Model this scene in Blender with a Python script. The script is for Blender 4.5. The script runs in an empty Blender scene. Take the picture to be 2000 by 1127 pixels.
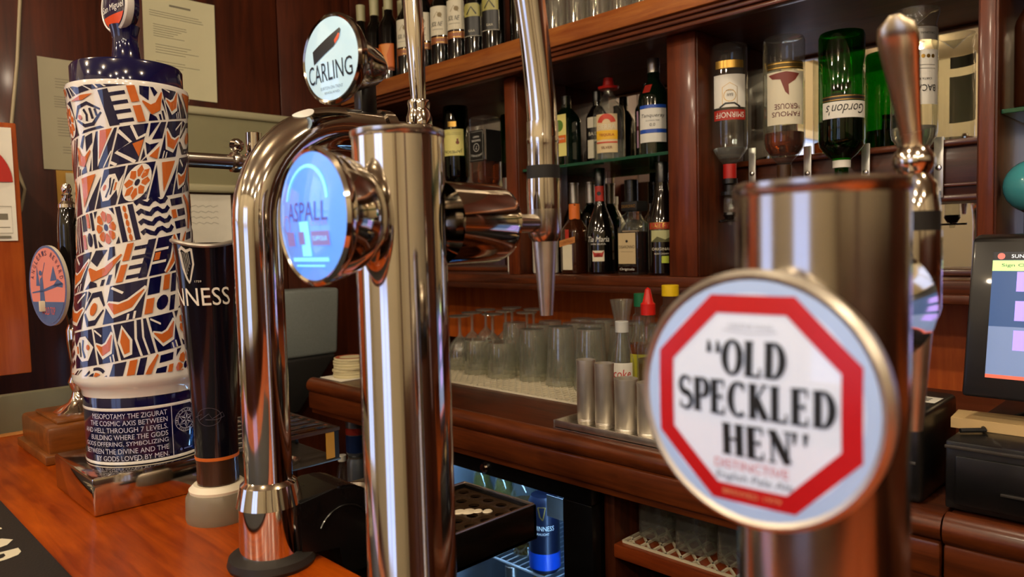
import bpy, bmesh, math, random
from math import pi, sin, cos, radians as rad
from mathutils import Vector, Matrix
random.seed(11)
SC = bpy.context.scene
COL = SC.collection

# ---------------------------------------------------------------- camera
FPX, YAW, PITCH, ROLL, EYE = 1450.0, rad(44.6), rad(3.4), rad(1.5), 1.42
cam_d = bpy.data.cameras.new('camera')
cam = bpy.data.objects.new('camera', cam_d)
COL.objects.link(cam)
cam_d.sensor_width = 36.0
cam_d.lens = 36.0 * FPX / 2000.0
cam_d.clip_start = 0.02
_F = Vector((sin(YAW) * cos(PITCH), cos(YAW) * cos(PITCH), -sin(PITCH)))
_R0 = Vector((cos(YAW), -sin(YAW), 0))
_U0 = _R0.cross(_F)
_R = _R0 * cos(ROLL) - _U0 * sin(ROLL)
_U = _R0 * sin(ROLL) + _U0 * cos(ROLL)
_m = Matrix((_R, _U, -_F)).transposed().to_4x4()
_m.translation = (0, 0, EYE)
cam.matrix_world = _m
cam_d.dof.use_dof = True
cam_d.dof.focus_distance = 1.12
cam_d.dof.aperture_fstop = 7.0
SC.camera = cam

# ---------------------------------------------------------------- world, exposure
wd = bpy.data.worlds.new('world')
SC.world = wd
wd.use_nodes = True
wd.node_tree.nodes['Background'].inputs[0].default_value = (0.9, 0.8, 0.7, 1)
wd.node_tree.nodes['Background'].inputs[1].default_value = 0.01
SC.view_settings.view_transform = 'Standard'
SC.view_settings.look = 'None'
SC.view_settings.gamma = 1.0
SC.view_settings.use_curve_mapping = False
SC.view_settings.exposure = 0.18
SC.cycles.max_bounces = 14
SC.cycles.transparent_max_bounces = 40
SC.cycles.sample_clamp_indirect = 6.0

# ceiling lamps: (x, y) on a ceiling at CEIL
CEIL = 2.72
LAMP_W = 15.0
LAMPS = [(x, y) for x in (-2.0, -1.2, -0.35) for y in (-2.0, -0.75, 0.5, 1.7)] + [(0.80, y) for y in (-0.9, 0.35)]

# ---------------------------------------------------------------- colour and materials
def lin(h):
    h = h.lstrip('#')
    out = []
    for i in (0, 2, 4):
        c = int(h[i:i + 2], 16) / 255
        out.append(c / 12.92 if c <= .04045 else ((c + .055) / 1.055) ** 2.4)
    return (*out, 1.0)

MATS = {}
def base(name):
    m = bpy.data.materials.new(name)
    m.use_nodes = True
    nt = m.node_tree
    return m, nt, nt.nodes['Principled BSDF']

def pm(name, col, rough=.5, metal=0., coat=0., emit=None, es=0., trans=0., ior=1.45, var=0., vs=30., bump=0., bs=80., spec=None):
    if name in MATS: return MATS[name]
    m, nt, b = base(name)
    b.inputs['Base Color'].default_value = lin(col)
    b.inputs['Roughness'].default_value = rough
    b.inputs['Metallic'].default_value = metal
    b.inputs['Coat Weight'].default_value = coat
    b.inputs['Coat Roughness'].default_value = .05
    b.inputs['Transmission Weight'].default_value = trans
    b.inputs['IOR'].default_value = ior
    if spec is not None: b.inputs['Specular IOR Level'].default_value = spec
    if emit:
        b.inputs['Emission Color'].default_value = lin(emit)
        b.inputs['Emission Strength'].default_value = es
    if var or bump:
        tc = nt.nodes.new('ShaderNodeTexCoord')
        n = nt.nodes.new('ShaderNodeTexNoise')
        n.inputs['Scale'].default_value = vs
        n.inputs['Detail'].default_value = 5
        nt.links.new(tc.outputs['Object'], n.inputs['Vector'])
        if var:
            mx = nt.nodes.new('ShaderNodeMix'); mx.data_type = 'RGBA'
            c = lin(col)
            mx.inputs['A'].default_value = tuple(max(0, k * (1 - var)) for k in c[:3]) + (1,)
            mx.inputs['B'].default_value = tuple(min(1, k * (1 + var)) for k in c[:3]) + (1,)
            nt.links.new(n.outputs['Fac'], mx.inputs['Factor'])
            nt.links.new(mx.outputs['Result'], b.inputs['Base Color'])
            mr = nt.nodes.new('ShaderNodeMapRange')
            mr.inputs['To Min'].default_value = max(0, rough * .75)
            mr.inputs['To Max'].default_value = min(1, rough * 1.3)
            nt.links.new(n.outputs['Fac'], mr.inputs['Value'])
            nt.links.new(mr.outputs['Result'], b.inputs['Roughness'])
        if bump:
            n2 = nt.nodes.new('ShaderNodeTexNoise'); n2.inputs['Scale'].default_value = bs
            nt.links.new(tc.outputs['Object'], n2.inputs['Vector'])
            bp = nt.nodes.new('ShaderNodeBump'); bp.inputs['Strength'].default_value = bump; bp.inputs['Distance'].default_value = .002
            nt.links.new(n2.outputs['Fac'], bp.inputs['Height'])
            nt.links.new(bp.outputs['Normal'], b.inputs['Normal'])
    MATS[name] = m
    return m

def wood(name, c1, c2, axis='y', scale=9., rough=.3, coat=.3, stretch=14., wear=0.):
    if name in MATS: return MATS[name]
    m, nt, b = base(name)
    N = nt.nodes.new; L = nt.links.new
    tc = N('ShaderNodeTexCoord'); mp = N('ShaderNodeMapping')
    s = [stretch, stretch, stretch]; s['xyz'.index(axis)] = 1.0
    mp.inputs['Scale'].default_value = s
    L(tc.outputs['Object'], mp.inputs['Vector'])
    n = N('ShaderNodeTexNoise'); n.inputs['Scale'].default_value = scale * .5; n.inputs['Detail'].default_value = 8; n.inputs['Roughness'].default_value = .65; n.inputs['Distortion'].default_value = .6
    L(mp.outputs['Vector'], n.inputs['Vector'])
    n2 = N('ShaderNodeTexNoise'); n2.inputs['Scale'].default_value = scale * .6; n2.inputs['Detail'].default_value = 3
    L(tc.outputs['Object'], n2.inputs['Vector'])
    ad = N('ShaderNodeMath'); ad.operation = 'MULTIPLY_ADD'; ad.inputs[1].default_value = .35
    L(n2.outputs['Fac'], ad.inputs[0]); 
    m2 = N('ShaderNodeMath'); m2.operation = 'MULTIPLY'; m2.inputs[1].default_value = .65
    L(n.outputs['Fac'], m2.inputs[0]); L(m2.outputs[0], ad.inputs[2])
    rp = N('ShaderNodeValToRGB')
    rp.color_ramp.elements[0].position = .36; rp.color_ramp.elements[0].color = lin(c1)
    rp.color_ramp.elements[1].position = .64; rp.color_ramp.elements[1].color = lin(c2)
    L(ad.outputs[0], rp.inputs['Fac']); L(rp.outputs['Color'], b.inputs['Base Color'])
    mr = N('ShaderNodeMapRange'); mr.inputs['To Min'].default_value = rough * .75; mr.inputs['To Max'].default_value = rough * 1.35
    L(n2.outputs['Fac'], mr.inputs['Value']); L(mr.outputs['Result'], b.inputs['Roughness'])
    b.inputs['Coat Weight'].default_value = coat; b.inputs['Coat Roughness'].default_value = .12; b.inputs['Specular IOR Level'].default_value = .32
    bp = N('ShaderNodeBump'); bp.inputs['Strength'].default_value = .08; bp.inputs['Distance'].default_value = .002
    L(n.outputs['Fac'], bp.inputs['Height']); L(bp.outputs['Normal'], b.inputs['Normal'])
    MATS[name] = m
    return m

def thin_glass(name, tint='#ffffff', refl=1.0, rough=.02, haze=0.0):
    """a glass wall: tinted see-through plus a Fresnel reflection"""
    if name in MATS: return MATS[name]
    m, nt, b = base(name)
    N = nt.nodes.new; L = nt.links.new
    out = nt.nodes['Material Output']
    tr = N('ShaderNodeBsdfTransparent'); tr.inputs['Color'].default_value = lin(tint)
    gl = N('ShaderNodeBsdfGlossy'); gl.inputs['Roughness'].default_value = rough
    lw = N('ShaderNodeLayerWeight'); lw.inputs['Blend'].default_value = .5     # 1 - cos, the same on both sides of the wall
    pw = N('ShaderNodeMath'); pw.operation = 'POWER'; pw.inputs[1].default_value = 3.2
    L(lw.outputs['Facing'], pw.inputs[0])
    mul = N('ShaderNodeMath'); mul.operation = 'MULTIPLY_ADD'; mul.inputs[1].default_value = .75; mul.inputs[2].default_value = .03 * refl; mul.use_clamp = True
    L(pw.outputs[0], mul.inputs[0])
    mx = N('ShaderNodeMixShader'); L(mul.outputs[0], mx.inputs['Fac']); L(tr.outputs[0], mx.inputs[1]); L(gl.outputs[0], mx.inputs[2])
    res = mx
    if haze:
        df = N('ShaderNodeBsdfTranslucent'); df.inputs['Color'].default_value = (.9, .9, .88, 1)
        d2 = N('ShaderNodeBsdfDiffuse'); d2.inputs['Color'].default_value = (.9, .9, .86, 1)
        ma = N('ShaderNodeMixShader'); L(df.outputs[0], ma.inputs[1]); L(d2.outputs[0], ma.inputs[2])
        mh = N('ShaderNodeMixShader'); mh.inputs['Fac'].default_value = haze
        L(mx.outputs[0], mh.inputs[1]); L(ma.outputs[0], mh.inputs[2]); res = mh
    L(res.outputs[0], out.inputs['Surface'])
    nt.nodes.remove(b)
    MATS[name] = m
    return m

CHROME = pm('chrome', '#dcd8d2', .07, 1, var=.03, vs=18)
CHROME_SOFT = pm('worn_chrome', '#cfc9c0', .2, 1, var=.08, vs=25)
STEEL = pm('brushed_steel', '#d2ccc0', .36, 1, var=.1, vs=60)
BLACKP = pm('black_plastic', '#0b0a0a', .28, coat=.2, var=.1)
BLACKM = pm('matt_black', '#0d0c0c', .6, var=.15)
RUBBER = pm('dark_rubber', '#1b1713', .5, var=.1)
WHITE = pm('white_print', '#f2efe6', .5)
BLACK = pm('black_print', '#0e0e10', .5)
PAPER = pm('white_paper', '#e8e3d2', .8, var=.06, vs=40)
MIRROR = pm('mirror_glass', '#d9d2c4', .02, 1, var=.02, vs=6)
BAR = wood('bar_top_wood', '#862800', '#cc5c06', 'y', 10, .3, .12, 12)
MAHO = wood('mahogany', '#2a1006', '#55260e', 'y', 9, .38, .06)
MAHOZ = wood('mahogany_upright', '#2a1006', '#56260d', 'z', 9, .38, .06)
MAHOX = wood('mahogany_wall', '#2c1007', '#54230e', 'z', 5, .4, .1)
ORANGEW = wood('orange_veneer', '#9a3e0e', '#c2601c', 'z', 6, .45, .05)
CREAM = pm('cream_plaster', '#b0a386', .85, var=.06, vs=4)
GLASS = thin_glass('clear_glass', '#f6f8f4', 2.0, .02, .025)
GLASST = thin_glass('tumbler_glass', '#f4f5f0', 3.2, .03, .06)
GREENG = thin_glass('green_glass', '#3fae3a', 1.6)
DKGREEN = thin_glass('dark_green_glass', '#2a6a2a', 1.6)

# ---------------------------------------------------------------- mesh building
class MB:
    def __init__(s): s.bm = bmesh.new()
    def box(s, x0, x1, y0, y1, z0, z1, bev=0., seg=2):
        g = bmesh.ops.create_cube(s.bm, size=1)
        vs = g['verts']
        for v in vs:
            v.co = ((x0 + x1) / 2 + v.co.x * (x1 - x0), (y0 + y1) / 2 + v.co.y * (y1 - y0), (z0 + z1) / 2 + v.co.z * (z1 - z0))
        if bev:
            es = {e for v in vs for e in v.link_edges}
            bmesh.ops.bevel(s.bm, geom=list(es), offset=bev, segments=seg, profile=.5, affect='EDGES')
        return s
    def lathe(s, prof, seg=36, c=(0, 0, 0), axis='z', sq=0, sx=1., sy=1., a0=None, a1=None, caps=True):
        """turn (r, h) about the axis through c; sq > 2 gives rounded squares; a0..a1 only an arc"""
        full = a0 is None
        n = seg if full else seg + 1
        rings = []
        for r, h in prof:
            ring = []
            for i in range(n):
                a = 2 * pi * i / seg if full else a0 + (a1 - a0) * i / seg
                k = 1.
                if sq: k = 1 / (abs(cos(a)) ** sq + abs(sin(a)) ** sq) ** (1 / sq)
                p, q = r * k * cos(a) * sx, r * k * sin(a) * sy
                if axis == 'z': co = (c[0] + p, c[1] + q, c[2] + h)
                elif axis == 'x': co = (c[0] + h, c[1] + p, c[2] + q)
                else: co = (c[0] + q, c[1] + h, c[2] + p)
                ring.append(s.bm.verts.new(co))
            rings.append(ring)
        for A, B in zip(rings, rings[1:]):
            for i in range(seg):
                j = (i + 1) % n
                s.bm.faces.new((A[i], A[j], B[j], B[i]))
        if full and caps:
            if prof[0][0] > 1e-6: s.bm.faces.new(rings[0][::-1])
            if prof[-1][0] > 1e-6: s.bm.faces.new(rings[-1])
        return s
    def tube(s, pts, rs, seg=16, flat=1., up=None, caps=True):
        """sweep a circle (or ellipse: flat) of radius rs along pts"""
        pts = [Vector(p) for p in pts]
        if not isinstance(rs, (list, tuple)): rs = [rs] * len(pts)
        t0 = (pts[1] - pts[0]).normalized()
        nrm = Vector(up) if up else (Vector((0, 0, 1)) if abs(t0.z) < .9 else Vector((0, 1, 0)))
        rings = []
        for i, p in enumerate(pts):
            t = (pts[min(i + 1, len(pts) - 1)] - pts[max(i - 1, 0)]).normalized()
            nrm = (nrm - t * nrm.dot(t)).normalized()
            bi = t.cross(nrm)
            r = rs[i]; ra, rb = (r if isinstance(r, tuple) else (r, r * flat))
            rings.append([s.bm.verts.new(p + nrm * ra * cos(2 * pi * k / seg) + bi * rb * sin(2 * pi * k / seg)) for k in range(seg)])
        for A, B in zip(rings, rings[1:]):
            for k in range(seg):
                s.bm.faces.new((A[k], A[(k + 1) % seg], B[(k + 1) % seg], B[k]))
        if caps:
            s.bm.faces.new(rings[0][::-1]); s.bm.faces.new(rings[-1])
        return s
    def prism(s, pts, o, ux, uy, depth):
        """outline pts in the plane (o, ux, uy), pushed out by the vector depth"""
        o, ux, uy, dp = map(Vector, (o, ux, uy, depth))
        A = [s.bm.verts.new(o + ux * u + uy * v) for u, v in pts]
        B = [s.bm.verts.new(a.co + dp) for a in A]
        s.bm.faces.new(A); s.bm.faces.new(B[::-1])
        for i in range(len(A)):
            j = (i + 1) % len(A)
            s.bm.faces.new((A[j], A[i], B[i], B[j]))
        return s
    def mesh(s, name, smooth=35):
        bmesh.ops.recalc_face_normals(s.bm, faces=s.bm.faces)
        me = bpy.data.meshes.new(name)
        s.bm.to_mesh(me); s.bm.free()
        if smooth:
            for p in me.polygons: p.use_smooth = True
            me.set_sharp_from_angle(angle=rad(smooth))
        return me
    def build(s, name, mat, parent=None, smooth=35, label=None):
        return link(name, s.mesh(name, smooth), mat, parent, label)

def link(name, me, mat, parent=None, label=None):
    o = bpy.data.objects.new(name, me)
    COL.objects.link(o)
    if mat and not me.materials: me.materials.append(mat)
    if parent: o.parent = parent
    if label: o['label'] = label
    return o

def tag(o, label, cat, group=None):
    o['label'] = label; o['category'] = cat
    if group: o['group'] = group
    return o
def thing(name, label, cat, loc=(0, 0, 0), rz=0., group=None, rot=None):
    o = bpy.data.objects.new(name, None)
    COL.objects.link(o)
    o.empty_display_size = .02
    o.location = loc
    o.rotation_euler = rot if rot else (0, 0, rz)
    return tag(o, label, cat, group)
def struct(o):
    o['kind'] = 'structure'; return o
def copy_tree(o, parent=None):
    c = o.copy(); COL.objects.link(c); c.parent = parent
    for ch in list(o.children): copy_tree(ch, c)
    return c

# ---------------------------------------------------------------- flat print: text and shapes laid on a surface
_txt = {}
def text2d(body):
    if body in _txt: return _txt[body]
    cu = bpy.data.curves.new('t', 'FONT'); cu.body = body; cu.resolution_u = 3; cu.fill_mode = 'FRONT'
    ob = bpy.data.objects.new('t', cu); COL.objects.link(ob)
    dg = bpy.context.evaluated_depsgraph_get(); dg.update()
    me = bpy.data.meshes.new_from_object(ob.evaluated_get(dg))
    vs = [(v.co.x, v.co.y) for v in me.vertices]; fs = [tuple(p.vertices) for p in me.polygons]
    bpy.data.objects.remove(ob); bpy.data.curves.remove(cu); bpy.data.meshes.remove(me)
    x0 = min(v[0] for v in vs); x1 = max(v[0] for v in vs); y0 = min(v[1] for v in vs); y1 = max(v[1] for v in vs)
    vs = [((x - x0) / (x1 - x0) - .5, (y - y0) / (y1 - y0) - .5) for x, y in vs]
    _txt[body] = (vs, fs)
    return _txt[body]
def T(body, cx, cy, w, h, shear=0., rot=0., arc=0.):
    """text fitted to a w x h box at (cx, cy)"""
    vs, fs = text2d(body)
    out = []
    for u, v in vs:
        x, y = u * w + v * h * shear, v * h
        if arc: y -= arc * u * u * 4
        if rot: x, y = x * cos(rot) - y * sin(rot), x * sin(rot) + y * cos(rot)
        out.append((x + cx, y + cy))
    return (out, fs)
def Pg(*pts): return (list(pts), [tuple(range(len(pts)))])
def Rc(x0, y0, x1, y1): return Pg((x0, y0), (x1, y0), (x1, y1), (x0, y1))
def Ci(cx, cy, r, n=20, ry=None): return Pg(*[(cx + r * cos(2 * pi * i / n), cy + (ry or r) * sin(2 * pi * i / n)) for i in range(n)])
def Rg(cx, cy, r0, r1, n=24, a0=0, a1=2 * pi):
    vs = []; fs = []
    for i in range(n + 1):
        a = a0 + (a1 - a0) * i / n
        vs += [(cx + r0 * cos(a), cy + r0 * sin(a)), (cx + r1 * cos(a), cy + r1 * sin(a))]
        if i: fs.append((2 * i - 2, 2 * i - 1, 2 * i + 1, 2 * i))
    return (vs, fs)
def Ln(pts, w):
    """a ribbon along pts; w a number or one width per point"""
    vs = []; fs = []
    n = len(pts)
    ws = w if isinstance(w, (list, tuple)) else [w] * n
    for i, (x, y) in enumerate(pts):
        a = pts[max(i - 1, 0)]; b = pts[min(i + 1, n - 1)]
        dx, dy = b[0] - a[0], b[1] - a[1]; l = math.hypot(dx, dy) or 1
        nx, ny = -dy / l * ws[i] / 2, dx / l * ws[i] / 2
        vs += [(x + nx, y + ny), (x - nx, y - ny)]
        if i: fs.append((2 * i - 2, 2 * i - 1, 2 * i + 1, 2 * i))
    return (vs, fs)
def print_on(name, shapes, fn, mat, parent, step=0, label=None, bend=False):
    bm = bmesh.new()
    for vs, fs in shapes:
        V = [bm.verts.new((u, v, 0)) for u, v in vs]
        for f in fs:
            if len(set(f)) > 2:
                try: bm.faces.new([V[i] for i in f])
                except ValueError: pass
    bmesh.ops.triangulate(bm, faces=[f for f in bm.faces if len(f.verts) > 4])
    if step:
        us = [v.co.x for v in bm.verts]; lo, hi = min(us), max(us)
        k = math.ceil(lo / step) * step
        while k < hi:
            bmesh.ops.bisect_plane(bm, geom=bm.verts[:] + bm.edges[:] + bm.faces[:], plane_co=(k, 0, 0), plane_no=(1, 0, 0))
            k += step
        if bend:
            ys = [v.co.y for v in bm.verts]; lo, hi = min(ys), max(ys)
            k = math.ceil(lo / step) * step
            while k < hi:
                bmesh.ops.bisect_plane(bm, geom=bm.verts[:] + bm.edges[:] + bm.faces[:], plane_co=(0, k, 0), plane_no=(0, 1, 0))
                k += step
    for v in bm.verts: v.co = fn(v.co.x, v.co.y)
    me = bpy.data.meshes.new(name); bm.to_mesh(me); bm.free()
    return link(name, me, mat, parent, label)
def flat(o, ux, uy):
    o, ux, uy = Vector(o), Vector(ux), Vector(uy)
    return lambda u, v: o + ux * u + uy * v
def wrap(r, ang, z0=0., off=.0007, c=(0, 0), sx=1., sy=1.):
    """round a vertical axis: u runs to the viewer's right, r a number or a function of height"""
    def fn(u, v):
        R = r(v + z0) if callable(r) else r
        a = ang + u / R
        return Vector((c[0] + (R + off) * cos(a) * sx, c[1] + (R + off) * sin(a) * sy, v + z0))
    return fn
def profile_r(prof):
    def fn(z):
        for (r0, z0), (r1, z1) in zip(prof, prof[1:]):
            if z0 <= z <= z1: return r0 + (r1 - r0) * (z - z0) / ((z1 - z0) or 1)
        return prof[-1][0] if z > prof[-1][1] else prof[0][0]
    return fn
# ================================================================ the room
XB, YF, XW, YN = 1.86, 2.42, -2.7, -2.8
def wallbox(name, mat, *b):
    return struct(MB().box(*b).build(name, mat, None, 0))
floor = wallbox('floor', wood('floor_boards', '#2c1a10', '#4a2d1a', 'y', 6, .5, .05), XW, XB, YN, YF, -.05, 0)
ceiling = wallbox('ceiling', pm('ceiling_paint', '#a8977a', .9, var=.04), XW, XB + .1, YN - .1, YF + .1, CEIL, CEIL + .1)
wall_back = wallbox('wall_back', MAHOX, XB, XB + .1, YN, YF + .1, 0, CEIL)
wall_far = wallbox('wall_far', CREAM, XW - .1, XB, YF, YF + .1, 0, CEIL)
wall_near = wallbox('wall_near', CREAM, XW - .1, XB + .1, YN - .1, YN, 0, CEIL)
wall_front = wallbox('wall_front', CREAM, XW - .1, XW, YN, YF, 0, CEIL)
px0 = -0.75
for x1 in (-.25, .245, .76, 1.268, 1.56, XB - .001):          # mahogany boards on the far wall
    MB().box(px0 + .002, x1 - .002, YF - .02, YF, .12, 2.6, .003).build('panel', MAHOX, wall_far)
    px0 = x1
struct(MB().box(-.75, XB, YF - .035, YF, 0, .12, .004).build('baseboard_far', MAHO))
struct(MB().box(-.35, .413, 1.70, 1.725, 1.07, 1.154, .002).build('trim_1', pm('sage_paint', '#6f6d57', .6, var=.06), None))
struct(MB().box(XW, XW + .02, YN, YF - .02, 0, .93, .003).build('trim_2', MAHOZ))
struct(MB().box(XW + .02, XB, YN, YN + .02, 0, 1.5, .003).build('trim_5', MAHOZ))   # dark dado below the cream plaster, unseen, raised to darken chrome reflections
# two daylight windows in the street wall behind the drinkers
day = pm('daylight_pane', '#dfe8f5', .3, emit='#8fb2ff', es=1.35)
frm = pm('window_paint', '#d8d0c0', .5)
def window(n, o, ux, nrm):
    """sash window 1.1 m wide on a wall: o the middle of its foot, ux along the wall, nrm into the room"""
    o, ux, nrm = Vector(o), Vector(ux), Vector(nrm)
    def slab(m, u0, u1, z0, z1, d0, d1):
        m.prism([(u0, z0), (u1, z0), (u1, z1), (u0, z1)], o + nrm * d0, ux, (0, 0, 1), nrm * (d1 - d0))
    m = MB()
    for q in ((-.58, -.52, 0, 1.25), (.52, .58, 0, 1.25), (-.52, .52, 0, .06), (-.52, .52, 1.19, 1.25), (-.02, .02, .06, 1.19), (-.52, .52, .68, .72)): slab(m, *q, 0, .05)
    w = struct(m.build('window_%d' % n, frm, None, 0))
    for u0, u1 in ((-.52, -.02), (.02, .52)):
        for z0, z1 in ((.06, .68), (.72, 1.19)):
            m = MB(); slab(m, u0, u1, z0, z1, .005, .015); m.build('pane', day, w, 0)
window(1, (-1.55, YF, .95), (1, 0, 0), (0, -1, 0))
window(2, (XW, .2, .95), (0, 1, 0), (1, 0, 0))
for x0 in (-2.0, -.6):          # unseen dark wooden posts, added to put dark stripes in the chrome reflections
    struct(MB().box(x0, x0 + .14, -2.2, -2.06, 0, CEIL, .008).build('trim_%d' % (3 if x0 < -1 else 4), MAHOZ))
# round ceiling downlights
bulb = pm('lamp_glow', '#fff0d8', .4, emit='#ffdca8', es=20)
L0 = thing('ceiling_light', 'round recessed downlight glowing warm in the pale ceiling', 'ceiling light', (0, 0, CEIL), 0, 'downlights in the ceiling')
MB().lathe([(.032, -.004), (.05, -.008), (.055, 0)], 24, caps=False).build('trim_ring', CHROME, L0)
MB().lathe([(.0, -.003), (.032, -.003)], 24, caps=False).build('lamp_face', bulb, L0)
for i, (x, y) in enumerate(LAMPS):
    o = L0 if i == 0 else copy_tree(L0)
    o.location = (x, y, CEIL)
    ld = bpy.data.lights.new('downlight', 'POINT')
    ld.energy = LAMP_W; ld.color = (1.0, .84, .63); ld.shadow_soft_size = .03
    lo = bpy.data.objects.new('downlight', ld); COL.objects.link(lo)
    lo.location = (x, y, CEIL - .05)

# ================================================================ the bar
bar = thing('bar_counter', 'orange-brown polished wooden bar counter carrying the beer taps', 'bar counter', (0, 0, 0))
MB().box(-.42, .413, -1.6, 1.70, 1.035, 1.08, .004).build('worktop', BAR, bar)
MB().box(-.30, .36, -1.6, 1.70, 0, 1.035).build('body', MAHOZ, bar)
MB().box(-.42, .413, 1.672, 1.70, 1.0802, 1.0815, .0003).build('worn_edge_strip', pm('bare_wood', '#b9783a', .6, var=.15, vs=40), bar)
matt = tag(MB().box(-.14, .200, -.20, 1.42, 1.0802, 1.085, .002).build('bar_runner', pm('black_rubber_mat', '#17130f', .7, bump=.3, bs=400)), 'black rubber bar runner with big white letters on the wooden counter', 'bar mat')
cream_print = pm('cream_print', '#d9d2b8', .6)
# lettering runs away to the near end, tops towards the taps
fn = flat((.064, 1.122, 1.0856), (0, -1, 0), (1, 0, 0))
print_on('lettering', [T('MOR LOP', 0, .055, .30, .12)], fn, cream_print, matt)
print_on('swoosh', [Ln([(-.12, -.07), (-.05, -.03), (.0, -.07), (.05, -.03), (.12, -.07)], [.01, .025, .02, .025, .01]), Ln([(-.1, -.095), (0, -.105), (.1, -.095)], .012)], fn, cream_print, matt)

# ================================================================ back counter
bc = thing('back_counter', 'dark mahogany back counter with rounded front edge behind the taps', 'counter', (0, 0, 0))
for y0, y1 in ((.265, 1.76), (-1.3, .262)):
    MB().box(.985, XB - .002, y0, y1, 1.05, 1.08, .003).build('worktop', MAHO, bc)
    m = MB(); m.tube([(.987, y0, 1.0635), (.987, y1, 1.0635)], (.0165, .02), 16)
    m.box(.972, .99, y0, y1, 1.004, 1.048, .004); m.box(.98, .99, y0, y1, .99, 1.006, .003)
    m.build('front_edge', wood('mahogany_edge', '#3a180a', '#6e3414', 'y', 9, .3, .25), bc)
MB().box(1.42, XB - .003, 1.73, 1.76, .08, 1.05, .002).build("end_panel", MAHOZ, bc)
for y0, y1 in ((1.43, 1.455), (.80, .824), (.245, .285), (-.25, -.22)):
    MB().box(1.03, XB - .003, y0, y1, .08, 1.05, .002).build('divider', MAHOZ, bc)
MB().box(1.80, XB - .003, -1.3, 1.76, .08, 1.05).build('back_board', MAHOZ, bc)
MB().box(1.06, XB - .003, -1.3, 1.76, 0, .08).build('plinth', BLACKM, bc)
SHZ = .885
MB().box(1.025, 1.80, .286, .80, SHZ - .025, SHZ, .003).build('shelf', wood('shelf_wood', '#6e2a10', '#9a4519', 'y', 9, .35, .3), bc)
MB().box(1.025, 1.80, .286, .80, .55, .575, .003).build('shelf', MAHO, bc)
MB().box(1.025, 1.80, -.22, .244, .80, .825, .003).build('shelf', MAHO, bc)
MB().box(1.0, 1.415, 1.456, 1.85, .71, .735, .003).build('shelf', MAHO, bc)
MB().box(1.79, 1.80, -1.3, YF - .04, 1.08, 1.285).build('splash_panel', ORANGEW, bc)
MB().box(1.80, XB - .002, -1.3, YF - .04, 1.08, 1.285).build('splash_backing', MAHO, bc)

# ================================================================ wall unit above the counter
un = thing('wall_unit', 'mahogany back-bar wall unit with mirrors, shelves and moulded canopy', 'wall unit', (0, 0, 0))
XM = 1.80
edge = wood('mahogany_mould', '#36170a', '#663014', 'y', 10, .32, .25)
YL = YF - .03
# canopy with stepped mouldings
MB().box(1.515, XB - .002, -1.2, YL, 1.955, 1.99, .003).build('canopy_top', edge, un)
MB().box(1.500, 1.53, -1.2, YL, 1.942, 1.992, .004).build('fascia', wood('fascia_wood', '#7a3a18', '#a3622a', 'y', 10, .3, .4), un)
for x0, z0, z1 in ((1.508, 1.932, 1.941), (1.514, 1.921, 1.931), (1.52, 1.909, 1.920)):
    MB().box(x0, 1.55, -1.2, YL, z0, z1, .003).build('moulding', edge, un)
MB().box(1.545, XM, -1.2, YL, 1.915, 1.93).build('soffit', MAHO, un)
# floor of the unit
MB().box(1.572, XB - .002, -1.2, YL, 1.303, 1.33, .004).build('bottom_shelf', edge, un)
MB().box(1.56, 1.60, -1.2, YL, 1.285, 1.304, .005).build('lower_moulding', MAHO, un)
# uprights
for y0, y1 in ((.343, .376), (.955, 1.041), (1.560, 1.612), (2.30, 2.34), (-.6, -.56)):
    MB().box(1.58, XM, y0, y1, 1.33, 1.915, .003).build('upright', MAHOZ, un)
    MB().box(1.574, 1.582, y0 + .004, y1 - .004, 1.33, 1.915, .002).build('upright_face', wood('upright_face_wood', '#43190a', '#6c3013', 'z', 9, .35, .2), un)
# mirrors, one per bay, and the boards between them
for y0, y1 in ((.376, .955), (1.041, 1.56), (1.612, 2.30), (-.56, .343)):
    MB().box(XM, XM + .008, y0, y1, 1.33, 1.915).build('mirror', MIRROR, un, 0)
MB().box(XM + .008, XB - .002, -1.2, YL, 1.33, 1.915).build('backing', MAHOZ, un)
for y0, y1 in ((.376, .955), (1.612, 2.30)):
    MB().box(1.735, XM, y0, y1, 1.495, 1.60, .002).build('optic_board', MAHO, un)
    MB().box(1.722, XM, y0, y1, 1.597, 1.612, .005).build('board_moulding', edge, un)
    MB().box(1.722, XM, y0, y1, 1.484, 1.499, .005).build('board_moulding', edge, un)
    MB().box(1.728, 1.74, y0 + .02, y1 - .02, 1.515, 1.522, .002).build('bead', edge, un)
    MB().box(1.72, XM, y0, y1, 1.331, 1.345, .004).build('lower_ledge', edge, un)
glass_edge = pm('green_glass_edge', '#3f8f6a', .08, trans=.75, ior=1.5)
gs = MB().box(1.595, XM - .002, 1.042, 1.559, 1.634, 1.642, .001).build('glass_shelf', glass_edge, un, 0, 'green-edged clear glass shelf')
MB().box(1.60, XM - .002, -.55, .342, 1.634, 1.642, .001).build('glass_shelf', glass_edge, un, 0, 'green-edged clear glass shelf')
for y in (1.048, 1.553):
    MB().lathe([(.005, 0), (.005, .02)], 12, (1.62, y, 1.614)).build('shelf_peg', CHROME, un)

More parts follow.
